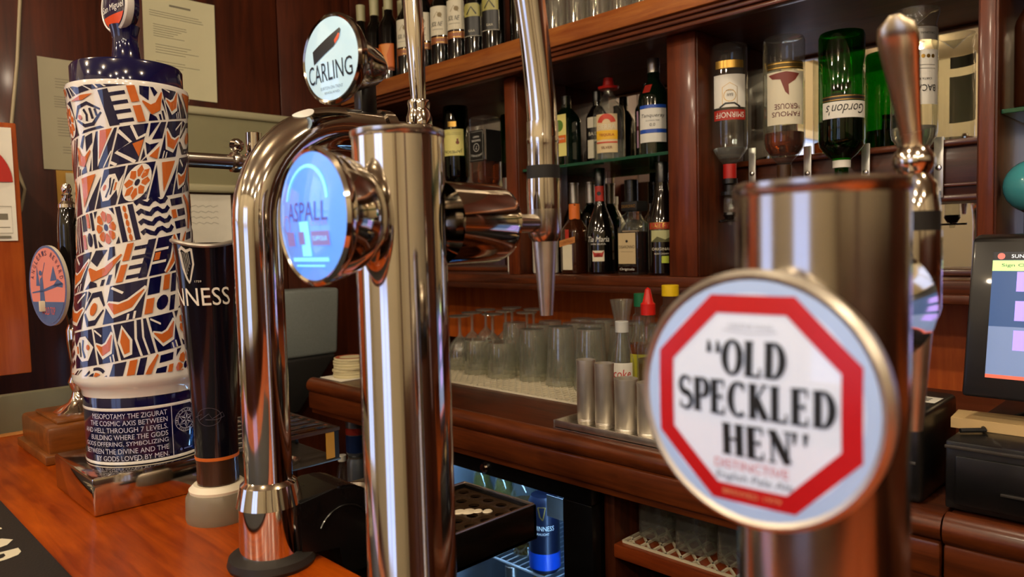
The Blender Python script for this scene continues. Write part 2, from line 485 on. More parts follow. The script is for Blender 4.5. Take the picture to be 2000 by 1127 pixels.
# ================================================================ fridge under the back counter
fr = thing('bottle_fridge', 'black undercounter bottle fridge with lit glass door', 'fridge', (1.03, 1.12, .08))
fy0, fy1, fz1 = -.293, .305, .942
dark = pm('fridge_black', '#0a0a0b', .3, var=.1)
m = MB(); m.box(.0, .60, fy0, fy0 + .02, 0, fz1); m.box(.0, .60, fy1 - .02, fy1, 0, fz1); m.box(.58, .60, fy0, fy1, 0, fz1); m.box(0, .6, fy0, fy1, 0, .04); m.box(.03, .60, fy0, fy1, fz1 - .02, fz1)
m.build('cabinet', dark, fr, 0)
m = MB(); m.box(.02, .58, fy0 + .02, fy0 + .028, .04, .92); m.box(.02, .58, fy1 - .028, fy1 - .02, .04, .92); m.box(.57, .58, fy0 + .03, fy1 - .03, .04, .92)
m.build('liner', pm('fridge_liner', '#8d969f', .5), fr, 0)
m = MB(); m.box(-.03, 0, fy0, fy1, .872, fz1, .003); m.box(-.03, 0, fy0, fy0 + .07, .05, .872, .003); m.box(-.03, 0, fy1 - .06, fy1, .05, .872, .003); m.box(-.03, 0, fy0, fy1, 0, .06, .003)
dr = m.build('door', dark, fr)
MB().box(-.018, -.014, fy0 + .07, fy1 - .06, .06, .872).build('door_glass', thin_glass('door_glass', '#e8eef2', 1.0), dr, 0)
MB().box(-.034, -.03, fy0 + .005, fy1 - .005, .915, .921, .001).build('door_bead', BLACKP, dr)
MB().lathe([(.0, -.009), (.008, -.008), (.011, -.004), (.011, 0)], 20, (-.03, -.015, .888), 'x').build('lock', CHROME, dr)
led = pm('fridge_led', '#e8f4ff', .4, emit='#a8d4ff', es=45)
MB().box(.03, .045, fy0 + .09, fy1 - .09, .86, .872).build('light_strip', led, fr, 0)
MB().box(.012, .02, fy0 + .075, fy0 + .085, .30, .86).build('light_strip', led, fr, 0)
def wire_shelf(z):
    m = MB()
    for k in range(28):
        y = fy0 + .04 + k * .0192
        m.tube([(.07, y, z), (.5, y, z)], .0016, 6)
    m.tube([(.07, fy0 + .03, z - .003), (.07, fy1 - .03, z - .003)], .003, 8)
    m.tube([(.5, fy0 + .03, z - .003), (.5, fy1 - .03, z - .003)], .003, 8)
    return m
wire = pm('white_wire', '#cfd6dc', .35, metal=.5)
wire_shelf(.645).build('wire_shelf', wire, fr)
wire_shelf(.30).build('wire_shelf', wire, fr)
# ================================================================ beer taps
def ring_face(parent, c, r, n, housing, face_mat, rim_mat=CHROME, depth=.012, dome=.004):
    """round badge facing the unit vector n (horizontal); returns the face and its 2D frame"""
    n = Vector(n).normalized(); up = Vector((0, 0, 1)); rt = up.cross(n)
    M = Matrix((rt, up, n)).transposed().to_4x4(); M.translation = Vector(c)
    def place(mb):
        bmesh.ops.transform(mb.bm, matrix=M, verts=mb.bm.verts); return mb
    if housing: place(MB().lathe(housing, 48)).build('badge_housing', rim_mat, parent)
    place(MB().lathe([(r, -depth), (r + .003, -depth * .6), (r + .0035, -.001), (r + .001, .0015), (r - .001, .0005)], 56, caps=False)).build('badge_rim', rim_mat, parent)
    f = place(MB().lathe([(r, -.001)] + [(r * k, dome * (1 - k * k)) for k in (.98, .85, .7, .5, .3, .12, 0)], 56, caps=False)).build('badge_face', face_mat, parent)
    def fn(u, v, off=.0006):
        q = min(1., (u * u + v * v) / (r * r))
        return Vector(c) + rt * u + up * v + n * (dome * (1 - q) + off)
    return f, fn

def badge_mat(name, col, e, es):
    return pm(name, col, .06, emit=e, es=es, coat=1.)

def staff_tap(t, x, y, z, handle, col_x, lean=-.02):
    """nozzle, body, ferrules and lever; z is the height of the shank"""
    MB().lathe([(.0365, col_x - x), (.0365, -.075), (.034, -.066), (.0, -.066)], 36, (x, y, z), 'x', caps=False).build('shank_collar', CHROME, t)
    MB().lathe([(.0092, -.07), (.0092, -.012)], 20, (x, y, z), 'x').build('shank', CHROME_SOFT, t)
    MB().lathe([(.0, .014), (.0172, .014), (.0172, -.008), (.0155, -.014), (.0125, -.018), (0, -.018)], 28, (x, y, z), caps=False).build('tap_body', CHROME_SOFT, t)
    MB().lathe([(.0055, -.092), (.0066, -.092), (.0122, -.02), (.0124, -.012), (0, -.012)], 24, (x, y, z), caps=False).build('nozzle', STEEL, t)
    MB().lathe([(0, .014), (.0172, .014), (.0176, .026), (.0172, .044), (0, .044)], 28, (x, y, z), caps=False).build('ferrule', CHROME, t)
    MB().lathe([(.0165, .044), (.0165, .057)], 28, (x, y, z)).build('rubber_ring', BLACKM, t)
    if handle == 'lever':
        MB().lathe([(.0, .057), (.0158, .057), (.0158, .078), (.0164, .082), (.0158, .086), (.0158, .1), (0, .1)], 28, (x, y, z), caps=False).build('lever_ferrule', CHROME, t)
        pts = []; rs = []
        for k in range(13):
            q = k / 12
            pts.append((x + lean * q ** 1.4, y, z + .099 + .165 * q))
            rs.append((.0148 + .001 * q + .003 * q ** 4, .0155 - .004 * q + .006 * q ** 4))
        h = MB().tube(pts, rs, 24, up=(1, 0, 0))
        h.lathe([(0, -.012), (.009, -.010), (.012, 0), (.009, .010), (0, .012)], 20, (x + lean + .022, y, z + .245), caps=False)
        h.build('lever', CHROME, t)
    else:                                       # flattened paddle
        MB().lathe([(.0, .057), (.0165, .057), (.0145, .075), (.010, .082), (.013, .088), (.013, .094), (.009, .1), (0, .1)], 28, (x, y, z), caps=False).build('lever_ferrule', CHROME, t)
        pts = []; rs = []
        for k in range(15):
            q = k / 14
            pts.append((x + lean * q, y, z + .095 + .085 * q))
            w = .0062 + .0066 * min(1, q * 1.25) ** 1.3
            if q > .86: w *= math.sqrt(max(.02, 1 - ((q - .86) / .145) ** 2))
            rs.append((w * .38, w))
        MB().tube(pts, rs, 24, up=(1, 0, 0)).build('lever', pm('bronze_chrome', '#cdbfa6', .26, 1, var=.06), t)

# ---- nearest tap: plain column, round badge with a red octagon
t = thing('beer_tap', 'steel column tap with round white badge bearing a red octagon', 'beer tap', (.352, .148, 1.08))
ox, oy = .352, .148
R0 = .0385
def col(t, x, y, top, R0, mat):
    z = top - 1.08
    MB().lathe([(.05, 0), (.05, .006), (.044, .012), (R0 + .002, .016), (R0, .02), (R0, z - .006)], 64).build('column', mat, t)
    MB().lathe([(R0, z - .007), (R0 + .0012, z - .005), (R0 + .0012, z - .001), (R0 - .001, z), (0, z + .0005)], 64, caps=False).build('column_cap', CHROME_SOFT, t)
col(t, 0, 0, 1.446, R0, pm('satin_steel', '#c3bdb5', .16, 1, var=.06, vs=30))
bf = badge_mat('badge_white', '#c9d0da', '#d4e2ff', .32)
f, fn = ring_face(t, (-.061, .003, .271), .0525, (-1, -.03, 0), [(0, -.034), (.03, -.03), (.045, -.018), (.0535, -.011)], bf, STEEL)
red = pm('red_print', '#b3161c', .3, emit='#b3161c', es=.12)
blk = pm('charcoal_print', '#1d2226', .4)
oct_o = [(.0487 * cos(rad(22.5 + 45 * k)), .0487 * sin(rad(22.5 + 45 * k))) for k in range(8)]
oct_i = [(.0403 * cos(rad(22.5 + 45 * k)), .0403 * sin(rad(22.5 + 45 * k))) for k in range(8)]
ring8 = (oct_o + oct_i, [(k, (k + 1) % 8, 8 + (k + 1) % 8, 8 + k) for k in range(8)])
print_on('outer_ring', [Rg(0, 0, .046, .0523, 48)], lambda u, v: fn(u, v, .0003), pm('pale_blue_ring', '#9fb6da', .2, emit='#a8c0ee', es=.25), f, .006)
print_on('octagon', [ring8], fn, red, f, .004, bend=True)
# upright serif letters drawn as thick and thin strokes in a unit box
def arcp(cx, cy, rx, ry, a0, a1, n=14): return [(cx + rx * cos(rad(a0 + (a1 - a0) * i / n)), cy + ry * sin(rad(a0 + (a1 - a0) * i / n))) for i in range(n + 1)]
TH, TN = .25, .09
def serif(x, y, w=.30): return Ln([(x - w / 2, y), (x + w / 2, y)], .06)
def stem(x, y0=0, y1=1, w=TH): return [Ln([(x, y0), (x, y1)], w), serif(x, y0 + (.03 if y0 < .5 else 0)), serif(x, y1 - .03)]
def bowl(cx, cy, rx, ry, a0, a1): 
    P = arcp(cx, cy, rx, ry, a0, a1, 18)
    return Ln(P, [TN + (TH - TN) * abs(cos(rad(a0 + (a1 - a0) * i / 18))) ** 1.3 for i in range(19)])
GL = {
 'O': [bowl(.36, .5, .27, .47, 0, 360)], 'C': [bowl(.38, .5, .28, .47, 50, 310), Ln([(.57, .98), (.57, .74)], .06)],
 'D': stem(.17) + [Ln([(.17, .965), (.30, .965)], TN), Ln([(.17, .035), (.30, .035)], TN), bowl(.30, .5, .30, .465, -90, 90)],
 'L': stem(.17) + [Ln([(.17, .035), (.56, .035)], TN), Ln([(.54, 0), (.54, .26)], .07)],
 'E': stem(.17) + [Ln([(.17, .035), (.56, .035)], TN), Ln([(.17, .965), (.54, .965)], TN), Ln([(.17, .51), (.45, .51)], TN), Ln([(.54, 0), (.54, .24)], .06), Ln([(.52, 1), (.52, .76)], .06), Ln([(.45, .4), (.45, .62)], .05)],
 'P': stem(.17) + [Ln([(.17, .965), (.32, .965)], TN), Ln([(.17, .45), (.32, .45)], TN), bowl(.32, .708, .24, .258, -90, 90)],
 'S': [Ln(arcp(.33, .735, .21, .235, 40, 270, 14) + arcp(.33, .265, .23, .235, 90, -140, 14), [.07 + .14 * sin(pi * i / 29) ** 1.2 for i in range(30)]), Ln([(.51, .98), (.51, .76)], .06), Ln([(.12, .02), (.12, .25)], .06)],
 'K': stem(.17) + [Ln([(.22, .42), (.56, .97)], .08), Ln([(.30, .56), (.60, .03)], TH), serif(.56, .97, .24), serif(.60, .03, .28)],
 'H': stem(.17) + stem(.58) + [Ln([(.17, .51), (.58, .51)], TN)],
 'N': [Ln([(.14, 0), (.14, 1)], .08), Ln([(.14, .97), (.60, .03)], TH), Ln([(.60, 0), (.60, 1)], .08), serif(.14, .03, .24), serif(.60, .97, .24), serif(.10, .97, .18)],
}
WD = {'O': .76, 'C': .72, 'D': .74, 'L': .66, 'E': .68, 'P': .66, 'S': .64, 'K': .74, 'H': .78, 'N': .76}
def serif_word(word, cx, cy, w, h, rise=0.):
    tot = sum(WD[c] for c in word); k = w / tot; x = cx - w / 2; out = []
    for c in word:
        for vs, fs in GL[c]: out.append(([(x + u * k, cy + (v - .5) * h + rise * (x + u * k)) for u, v in vs], fs))
        x += WD[c] * k
    return out
def quote(cx, cy, s, flip=1):
    out = []
    for d in (-.0022, .0022): out.append(Pg((cx + d - .0013 * flip, cy + s), (cx + d + .0011 * flip, cy + s), (cx + d + .0006 * flip, cy - s), (cx + d - .0002 * flip, cy - s)) if flip < 0 else Pg((cx + d - .0012, cy - s), (cx + d + .0012, cy - s), (cx + d + .0012, cy), (cx + d + .0002, cy + s), (cx + d - .0008, cy + s)))
    return out
wds = serif_word('OLD', .002, .0185, .0285, .0150) + serif_word('SPECKLED', .0005, .0008, .0705, .0150) + serif_word('HEN', .003, -.0170, .0315, .0140)
wds += quote(-.0165, .0225, .0026) + quote(.0215, -.0125, .0026, -1)
print_on('lettering', wds, fn, blk, f, .004)
print_on('strapline', [T('DISTINCTIVE', .0, -.0282, .033, .0040)], fn, pm('rose_print', '#c97078', .4), f, .004)
print_on('script', [T('English Pale Ale', .001, -.0340, .034, .0042, .2)], fn, pm('slate_print', '#66707c', .4), f, .004)
print_on('founding_line', [T('BREWED 1979', .0, -.0407, .026, .0024)], lambda u, v: fn(u, v, .0011), pm('gold_print', '#d9a07a', .4), f, .004)
print_on('crest', [T('GREENE KING', 0, .0320, .020, .0022), Ln([(-.012, .0302), (0, .0292), (.012, .0302)], .0004)], fn, pm('pale_print', '#b9c0cc', .4), f, .004)
staff_tap(t, .195, .019, 1.378 - 1.08, 'paddle', .036, -.038)

# ---- second tap: tall chrome column, glowing blue lens
ax, ay = .375, .512
t = thing('beer_tap', 'tall mirror-chrome column tap with glowing pale blue oval lens', 'beer tap', (ax, ay, 1.08))
col(t, 0, 0, 1.517, .0383, CHROME)
bl = badge_mat('badge_blue', '#5a90d8', '#5c9cff', .75)
f, fn = ring_face(t, (-.086, -.006, .365), .0495, (-1, 0, 0), [(0, -.052), (.022, -.050), (.036, -.043), (.045, -.030), (.0495, -.016), (.051, -.008)], bl, CHROME, .009, .007)
cy = pm('cyan_glow', '#86dcff', .2, emit='#7cdcff', es=.8)
vi = pm('violet_print', '#5a52a8', .3, emit='#5a60c8', es=.25)
print_on('arch', [Rg(0, .008, .0285, .031, 30, .15, pi - .15), Rc(-.007, -.030, .006, -.004), Rc(-.026, -.034, .026, -.031), Rc(-.022, -.038, .02, -.0365)], fn, cy, f, .004)
print_on('lettering', [T('ASPALL', .002, .0035, .056, .0145)], fn, vi, f, .004)
print_on('small_lettering', [Rc(-.03, -.022, -.016, -.0115), Rc(-.0085, -.021, .0, -.0115), Rc(.010, -.022, .031, -.0115), T('CYDER', .0205, -.0055, .02, .0035), Rg(-.029, -.0055, .006, .0072, 20)], lambda u, v: fn(u, v, .001), pm('mauve_print', '#8f84cc', .3, emit='#8f88dd', es=.3), f, .004)
print_on('label_line', [T('SUFFOLK', .0205, -.0168, .017, .0034)], lambda u, v: fn(u, v, .0014), cy, f, .004)
staff_tap(t, .172, -.006, 1.440 - 1.08, 'lever', .036, -.022)

# ---- third tap: swan neck
cx_, cy_ = .365, .754
t = thing('beer_tap', 'chrome swan-neck tap with round white badge bearing a dark flag', 'beer tap', (cx_, cy_, 1.08))
pts = [(0, 0, z) for z in (.06, .12, .2, .28, .345, .37)]
RA = .108
for k in range(1, 15):
    a = rad(90 * k / 14)
    pts.append((RA * (1 - cos(a)), 0, .37 + RA * sin(a)))
pts += [(.130, 0, .4775), (.160, 0, .477)]
MB().tube(pts, .0252, 32, up=(0, 1, 0)).build('swan_neck', CHROME, t)
def on_neck(u, v):
    a = rad(66) + u / .134; ph = rad(-22) + v / .0256
    er = Vector((-cos(a), 0, sin(a)))
    return Vector((RA - RA * cos(a), 0, .37 + RA * sin(a))) + (er * cos(ph) + Vector((0, 1, 0)) * sin(ph)) * .0258
print_on('neck_sticker', [Ci(0, 0, .013, 24, .010)], on_neck, WHITE, t, .002, bend=True)
MB().lathe([(.0455, 0), (.047, .004), (.045, .011), (.035, .015)], 48, sx=1.0).build('foot', RUBBER, t)
fl = MB().lathe([(.0335, .013), (.0335, .02), (.0325, .067)], 48)
fl.tube([(.005, 0, .014), (.02, 0, .014), (.036, 0, .014)], [.003, .003, .003], 8)
fl.build('base_sleeve', CHROME, t)
MB().lathe([(.0325, .066), (.0352, .067), (.030, .089), (.0265, .092), (.025, .094)], 40, caps=False).build('collar', CHROME, t)
o = [(.0, .008), (.0, .070)] + [(.055 + .05 * cos(rad(a)), .022 + .052 * sin(rad(a))) for a in range(100, -1, -10)] + [(.105, -.03), (.052, -.03), (.052, .008)]
sh = MB().prism(o, (.016, -.032, 0), (1, 0, 0), (0, 0, 1), (0, .075, 0))
bmesh.ops.bevel(sh.bm, geom=[e for e in sh.bm.edges], offset=.003, segments=2, affect='EDGES')
sh.build('rear_shroud', BLACKP, t)
MB().tube([(.055 + .016 + .034 * cos(rad(a)), -.0335, .016 + .036 * sin(rad(a))) for a in range(150, -40, -10)], .0012, 6).build('shroud_bead', BLACKP, t)
# tap behind the column: body, nozzle, ferrule and upright lever
tx = .222
MB().lathe([(.025, .155), (.0285, .158), (.0285, .172), (.018, .176), (.018, .20)], 28, (0, 0, .477), 'x').build('neck_ferrule', CHROME, t)
MB().lathe([(0, .44), (.0055, .405), (.0066, .405), (.0122, .46), (.017, .462), (.0178, .475), (.0178, .488), (.0155, .494), (0, .494)], 28, (tx, 0, 0), caps=False).build('tap_body', CHROME, t)
MB().lathe([(0, .492), (.0165, .493), (.0165, .503), (.0145, .508), (.0135, .514), (.0145, .520), (.0135, .524), (0, .524)], 28, (tx, 0, 0), caps=False).build('lever_ferrule', CHROME, t)
pts = []; rs = []
for k in range(12):
    q = k / 11
    pts.append((tx - .006 * q, 0, .52 + .17 * q)); rs.append(.0098 + .0032 * min(1, q * 2) if q < .93 else .009)
MB().tube(pts, [(r * .9, r) for r in rs], 24, up=(1, 0, 0)).build('lever', CHROME, t)
# badge on its bracket
MB().box(.128, .150, -.014, .004, .49, .535, .003).build('badge_bracket', BLACKP, t)
hx, hy, hz = .066, -.052, .542
na = rad(8)
wb = badge_mat('badge_pale', '#b4d0d6', '#bfeaff', .38)
f, fn = ring_face(t, (hx, hy, hz), .0445, (-cos(na), -sin(na), 0), [(0, -.073), (.012, -.071), (.020, -.060), (.027, -.040), (.038, -.018), (.046, -.008)], wb, pm('smoked_chrome', '#8d857c', .1, 1))
navy = pm('dark_navy_print', '#101722', .3)
print_on('flag', [Pg((-.024, -.004), (-.026, .0105), (.018, .029), (.020, .0265), (.0175, .0175), (.010, .0105))], fn, navy, f, .004, bend=True)
print_on('flag_tip', [Pg((.011, .0165), (.017, .0235), (.0195, .022), (.0172, .0172), (.0125, .0125))], lambda u, v: fn(u, v, .001), pm('orange_print', '#e0562a', .3), f, .004)
print_on('lettering', [T('CARLING', 0, -.0135, .071, .0195)], lambda u, v: fn(u, v + .04 * u), navy, f, .004)
print_on('place_line', [T('BURTON-ON-TRENT', .002, -.0305, .036, .0032), T('ENGLAND', .002, -.0355, .024, .0022)], fn, pm('grey_blue_print', '#7a95a8', .4), f, .004)

# ---- fourth: black tapered stout font
t = thing('stout_tap', 'tall black tapered stout tap font with white harp emblem and lettering', 'beer tap', (.386, .938, 1.08))
MB().lathe([(.040, 0), (.041, .004), (.040, .03), (.0365, .036), (0, .036)], 48).build('base', pm('warm_grey_plastic', '#7b705c', .4, var=.05), t)
MB().lathe([(.035, .036), (.036, .040), (.030, .046), (0, .046)], 40, caps=False).build('white_ring', pm('warm_white_plastic', '#f0e6cc', .4), t)  # the ring's own warm white plastic
gp = [(.0255, .044), (.0255, .075), (.0262, .08), (.0265, .12), (.0295, .19), (.0335, .26), (.0375, .33), (.040, .352)]
MB().lathe([(r, z) for r, z in gp[:3]], 48).build('lower_sleeve', pm('smoky_amber', '#3a261a', .2, coat=.3), t)
MB().lathe([(.0268, .079), (.0268, .083)], 40).build('amber_band', pm('amber_band', '#b0551c', .3, emit='#b0551c', es=.2), t)
body = MB()
body.lathe(gp[2:], 56, caps=False)
stb = body.build('body', pm('stout_black', '#0b0a12', .14, coat=.5), t)
# scooped top rim
rim = []
m = MB()
m.tube([(.040 * cos(a), .040 * sin(a), .352 + .004 * cos(2 * (a - rad(-20)))) for a in [2 * pi * k / 48 for k in range(49)]], .0028, 8, caps=False)
m.lathe([(.0, .343), (.025, .345), (.040, .352)], 40, caps=False)
m.build('top_rim', pm('silver_plastic', '#a8a094', .35, metal=.6), t)
gr = profile_r(gp)
print_on('lettering', [T('GUINNESS', 0, .286, .118, .022)], wrap(gr, rad(-168)), pm('warm_white_print', '#e8e0d0', .4), stb, .003)
harp = [Ln([(-.008, .020), (-.005, .0), (.0, -.014), (.003, -.019)], [.0035, .003, .0025, .002]), Ln([(-.009, .021), (-.004, .0245), (.002, .020), (.009, .0225)], [.003, .0045, .004, .003]), Ln([(.009, .023), (.0095, .004), (.004, -.016), (.002, -.019)], [.0025, .0022, .002, .002])]
harp += [Ln([(-.0055 + .0024 * k, .019), (-.001 + .0016 * k, -.012 + .004 * k)], .0005) for k in range(5)]
print_on('harp', [([(u, v + .322) for u, v in vs], fs) for vs, fs in harp] + [T('1759', .013, .305, .008, .0025)], wrap(gr, rad(-152)), pm('pale_gold_print', '#c9c2b2', .4), stb, .003)
sg = [Ln([(-.018, .0), (-.008, .006), (-.012, -.004), (.0, .006), (.004, -.002), (.016, .007), (.018, .0), (.008, -.004), (-.004, -.003)], .0008), Rg(0, .001, .014, .0146, 20)]
print_on('signature', [([(u, v * .8 + .135) for u, v in vs], fs) for vs, fs in sg], wrap(gr, rad(-128)), pm('faint_print', '#4a4450', .4), stb, .003)

# ---- fifth: ceramic font on a steel plinth
pl = tag(MB().box(.272, .425, 1.058, 1.242, 1.0803, 1.131, .003).build('tap_plinth', pm('mirror_steel', '#c4bdb2', .09, 1, var=.05)), 'square mirror-polished steel plinth under the patterned ceramic tap', 'plinth')
sx_, sy_ = .372, 1.150
t = thing('ceramic_tap', 'white ceramic tap font patterned all over in navy and orange', 'beer tap', (sx_, sy_, 1.1312))
cer = pm('glazed_white', '#e6e2da', .12, coat=.6)
nvy = pm('glazed_navy', '#0d0d38', .1, coat=.7)
orn = pm('glazed_orange', '#c4652a', .14, coat=.5)
MB().lathe([(.078, 0), (.0795, .003), (.0795, .098), (.079, .1)], 72).build('base_drum', nvy, t)
for z in (.0035, .083):
    MB().lathe([(.0797, z - .0022), (.0803, z), (.0797, z + .0022)], 72, caps=False).build('white_line', cer, t)
bp = [(.080, .1), (.081, .108), (.085, .115), (.0905, .121), (.0915, .127), (.0908, .135), (.088, .17), (.0845, .22), (.080, .27), (.0765, .31), (.074, .36), (.073, .41), (.0735, .45), (.0755, .50), (.0785, .545), (.0795, .555), (.0785, .559), (.0, .559)]
bod = MB().lathe(bp, 80).build('body', cer, t)
MB().lathe([(.0725, .558), (.0725, .588), (.070, .592), (.034, .5945), (.032, .596), (.0, .596)], 64).build('lid', nvy, t)
MB().lathe([(.031, .59), (.026, .598), (.019, .608), (.0165, .632), (.0175, .644), (.02, .655), (0, .665)], 40, caps=False).build('neck', nvy, t)
MB().lathe([(.0, .02), (.026, .018), (.036, .006), (.0375, -.006)], 48, (-.005, 0, .684), 'x', caps=False).build('medallion_back', nvy, t)
f, fn = ring_face(t, (-.013, -.001, .684), .036, (-1, -.12, 0), None, nvy, cer, .012, .003)
print_on('lower_field', [([(.033 * cos(rad(a)), .033 * sin(rad(a))) for a in range(205, 336, 10)], [tuple(range(14))])], fn, pm('vermilion', '#d4491c', .25), f, .005, bend=True)
print_on('lettering', [T('San Miguel', 0, -.004, .062, .013)], fn, WHITE, f, .004)
# text round the drum
lines = ['MESOPOTAMY THE ZIGURAT', 'THE COSMIC AXIS BETWEEN', 'AND HELL THROUGH 7 LEVELS.', 'BUILDING WHERE THE GODS', 'GODS OFFERING, SYMBOLIZING', 'BETWEEN THE DIVINE AND THE', 'BY GODS LOVED BY MEN.']
pale = pm('pale_blue_print', '#c9c8d8', .4)
A0 = rad(-89)
wds = []
for i, s in enumerate(lines):
    w = .0047 * len(s)
    wds.append(T(s, -w / 2, .0735 - i * .0104, w, .0074))
print_on('drum_text', wds + [Rc(.0055, .006, .0065, .081)], wrap(.0797, A0), pale, t, .004)
st = []
for k in range(6):
    a = rad(90 + 60 * k); b1 = rad(90 + 60 * k + 30); b0 = rad(90 + 60 * k - 30)
    c0 = (.028, .056)
    P = lambda r, q: (c0[0] + r * cos(q), c0[1] + r * sin(q))
    st += [Pg(P(.001, a), P(.0045, b0), P(.010, a)), Ln([P(.0065, b0), P(.0125, a), P(.0065, b1)], .0007)]
st += [Rg(.028, .056, .0128, .0134, 36), Rg(.028, .056, .0172, .0178, 36)]
ring = 'AMIGOS DA RIBEIRA CERVECEROS '
for i, ch in enumerate(ring):
    if ch == ' ': continue
    q = rad(200 - i * 360 / len(ring))
    st.append(T(ch, .028 + .0153 * cos(q), .056 + .0153 * sin(q), .0019, .0026, 0, q - pi / 2))
print_on('drum_star', st, wrap(.0797, A0), pale, t, .004)
print_on('drum_mark', [Ci(.0175, .0125, .002, 12), Rc(.022, .0115, .036, .0135)], wrap(.0797, A0), pm('blue_print', '#5a6ab0', .4), t, .004)

# the pattern: bands of motifs climbing round the body, cells in a unit square
def comb(n=4): return [('b', Rc(0, 0, .28, 1))] + [('b', Rc(.28, k / n + .04, .7, k / n + .55 / n)) for k in range(n)] + [('o', Rc(.78, .0, 1, .45)), ('o', Rc(.78, .55, 1, 1))]
def flower():
    out = []
    for k in range(8):
        a = 2 * pi * k / 8
        p = lambda r, d: (.5 + r * cos(a + d), .5 + r * sin(a + d))
        out.append(('o', Pg(p(.17, -.2), p(.30, -.36), p(.42, -.30), p(.47, 0), p(.42, .30), p(.30, .36), p(.17, .2))))
    return out + [('b', Ci(.5, .5, .10, 12)), ('b', Pg((0, 0), (.2, 0), (0, .2))), ('b', Pg((1, 1), (.8, 1), (1, .8))), ('b', Pg((1, 0), (1, .2), (.8, 0))), ('b', Pg((0, 1), (0, .8), (.2, 1)))]
def wheel():
    out = [('b', Ci(.5, .5, .12, 12))]
    for k in range(8): out.append(('ob'[k % 2], Rg(.5, .5, .2, .36, 4, k * pi / 4 + .1, (k + 1) * pi / 4 - .1)))
    for k in range(5): out.append(('b', Rg(.5, .5, .42, .5, 5, k * 2 * pi / 5 + .15, (k + 1) * 2 * pi / 5 - .15)))
    return out
def fish(): return [('b', Ln([(.0, .45), (.25, .72), (.6, .75), (.95, .5)], [.05, .1, .1, .05])), ('b', Ln([(.05, .40), (.3, .18), (.6, .16), (.95, .42)], [.05, .1, .1, .05])), ('o', Ci(.22, .44, .07, 10)), ('b', Ln([(.42, .28), (.48, .45), (.42, .62)], .08)), ('b', Rc(.6, .3, .68, .6)), ('b', Rc(.76, .35, .83, .55)), ('o', Pg((0, .95), (.5, .86), (.9, .95), (.5, 1))), ('b', Pg((.1, .0), (.9, .0), (.8, .07), (.2, .07)))]
def waves(): return [('b', Ln([(u / 8, .14 + .28 * k + .07 * sin(u * 1.7)) for u in range(9)], .13)) for k in range(4)] 
def zig(): return [('b', Pg((0, 1), (.55, 1), (.12, .62))), ('b', Pg((.65, 1), (1, 1), (1, .55), (.35, .55))), ('b', Pg((0, .5), (.3, .42), (.85, .45), (.3, .15))), ('o', Pg((.45, .1), (.95, .35), (1, .0))), ('b', Pg((0, .35), (.22, .12), (0, 0))), ('b', Pg((.1, 0), (.4, .0), (.3, .09)))]
def eye(): return [('b', Ln([(.0, .5), (.3, .85), (.7, .85), (1, .5)], [.06, .16, .16, .06])), ('b', Ln([(.0, .4), (.3, .1), (.7, .1), (1, .4)], [.06, .16, .16, .06])), ('o', Ci(.5, .47, .17, 12)), ('b', Pg((0, 1), (.2, .92), (0, .7)))]
def leaf(): return [('o', Pg((.08, .1), (.0, .5), (.2, .95), (.36, .55), (.3, .2))), ('b', Pg((.48, 0), (.42, .5), (.58, 1), (.7, 1), (.62, .5), (.68, 0))), ('b', Pg((.78, 0), (.74, .5), (.86, 1), (1, 1), (1, 0)))]
def crescent(): return [('o', Ln([(.3, 1), (.12, .7), (.12, .35), (.35, 0)], [.08, .2, .2, .08])), ('b', Rc(.42, .75, .95, .95)), ('b', Rc(.36, .42, .75, .62)), ('b', Rc(.42, .08, .95, .3)), ('o', Rc(.82, .4, 1, .64))]
def dots(): return [('b', Rc(0, 0, .22, 1)), ('b', Rc(.78, 0, 1, 1))] + [('o', Ci(.5, .1 + .2 * k, .08, 8)) for k in range(5)]
def tri(): return [('b', Pg((0, 0), (.45, 0), (0, .9))), ('o', Pg((.18, .95), (.55, .12), (.8, .95))), ('b', Pg((.62, 0), (1, 0), (1, .85)))]
def blocks(): return [('b', Rc(0, .55, .4, 1)), ('o', Rc(.5, .6, .72, 1)), ('b', Rc(.8, .5, 1, 1)), ('o', Rc(0, .05, .25, .45)), ('b', Ci(.55, .27, .2, 12)), ('b', Rc(.82, 0, 1, .4))]
def bird(): return [('o', Ln([(.02, .55), (.3, .30), (.65, .38), (.98, .75)], [.06, .28, .26, .05])), ('b', Pg((.0, .75), (.3, .55), (.5, .95), (.1, 1))), ('b', Pg((.6, .65), (.8, .75), (.7, 1), (.55, 1))), ('b', Pg((.05, 0), (.2, .2), (.45, .1), (.5, 0))), ('b', Rc(.6, 0, .7, .16)), ('b', Rc(.78, 0, .88, .25)), ('b', Pg((.9, .5), (1, .6), (1, .1)))]
B_ = ('b', Rc(0, 0, 1, 1))
def petals(r0, r1):
    out = []
    for k in range(8):
        a = 2 * pi * k / 8
        p = lambda r, d: (.5 + r * cos(a + d), .5 + r * sin(a + d))
        out.append(('o', Pg(p(r0, -.25), p(r1 * .75, -.34), p(r1, 0), p(r1 * .75, .34), p(r0, .25))))
    return out
def flower2(): return [B_, ('w', Ci(.5, .5, .49, 24))] + petals(.16, .46) + [('B', Ci(.5, .5, .09, 12))]
def wheel2(): return [B_, ('w', Ci(.5, .5, .46, 24)), ('B', Ci(.5, .5, .12, 12))] + [('oB'[k % 2], Rg(.5, .5, .19, .40, 4, k * pi / 4 + .08, (k + 1) * pi / 4 - .08)) for k in range(8)]
def fish2(): return [B_, ('w', Pg((.02, .5), (.3, .84), (.6, .84), (.86, .6), (1, .8), (1, .2), (.86, .4), (.6, .16), (.3, .16))), ('o', Ci(.24, .52, .08, 10)), ('B', Ln([(.42, .25), (.5, .5), (.42, .75)], .08)), ('B', Rc(.58, .3, .65, .7)), ('o', Rc(.72, .4, .80, .6))]
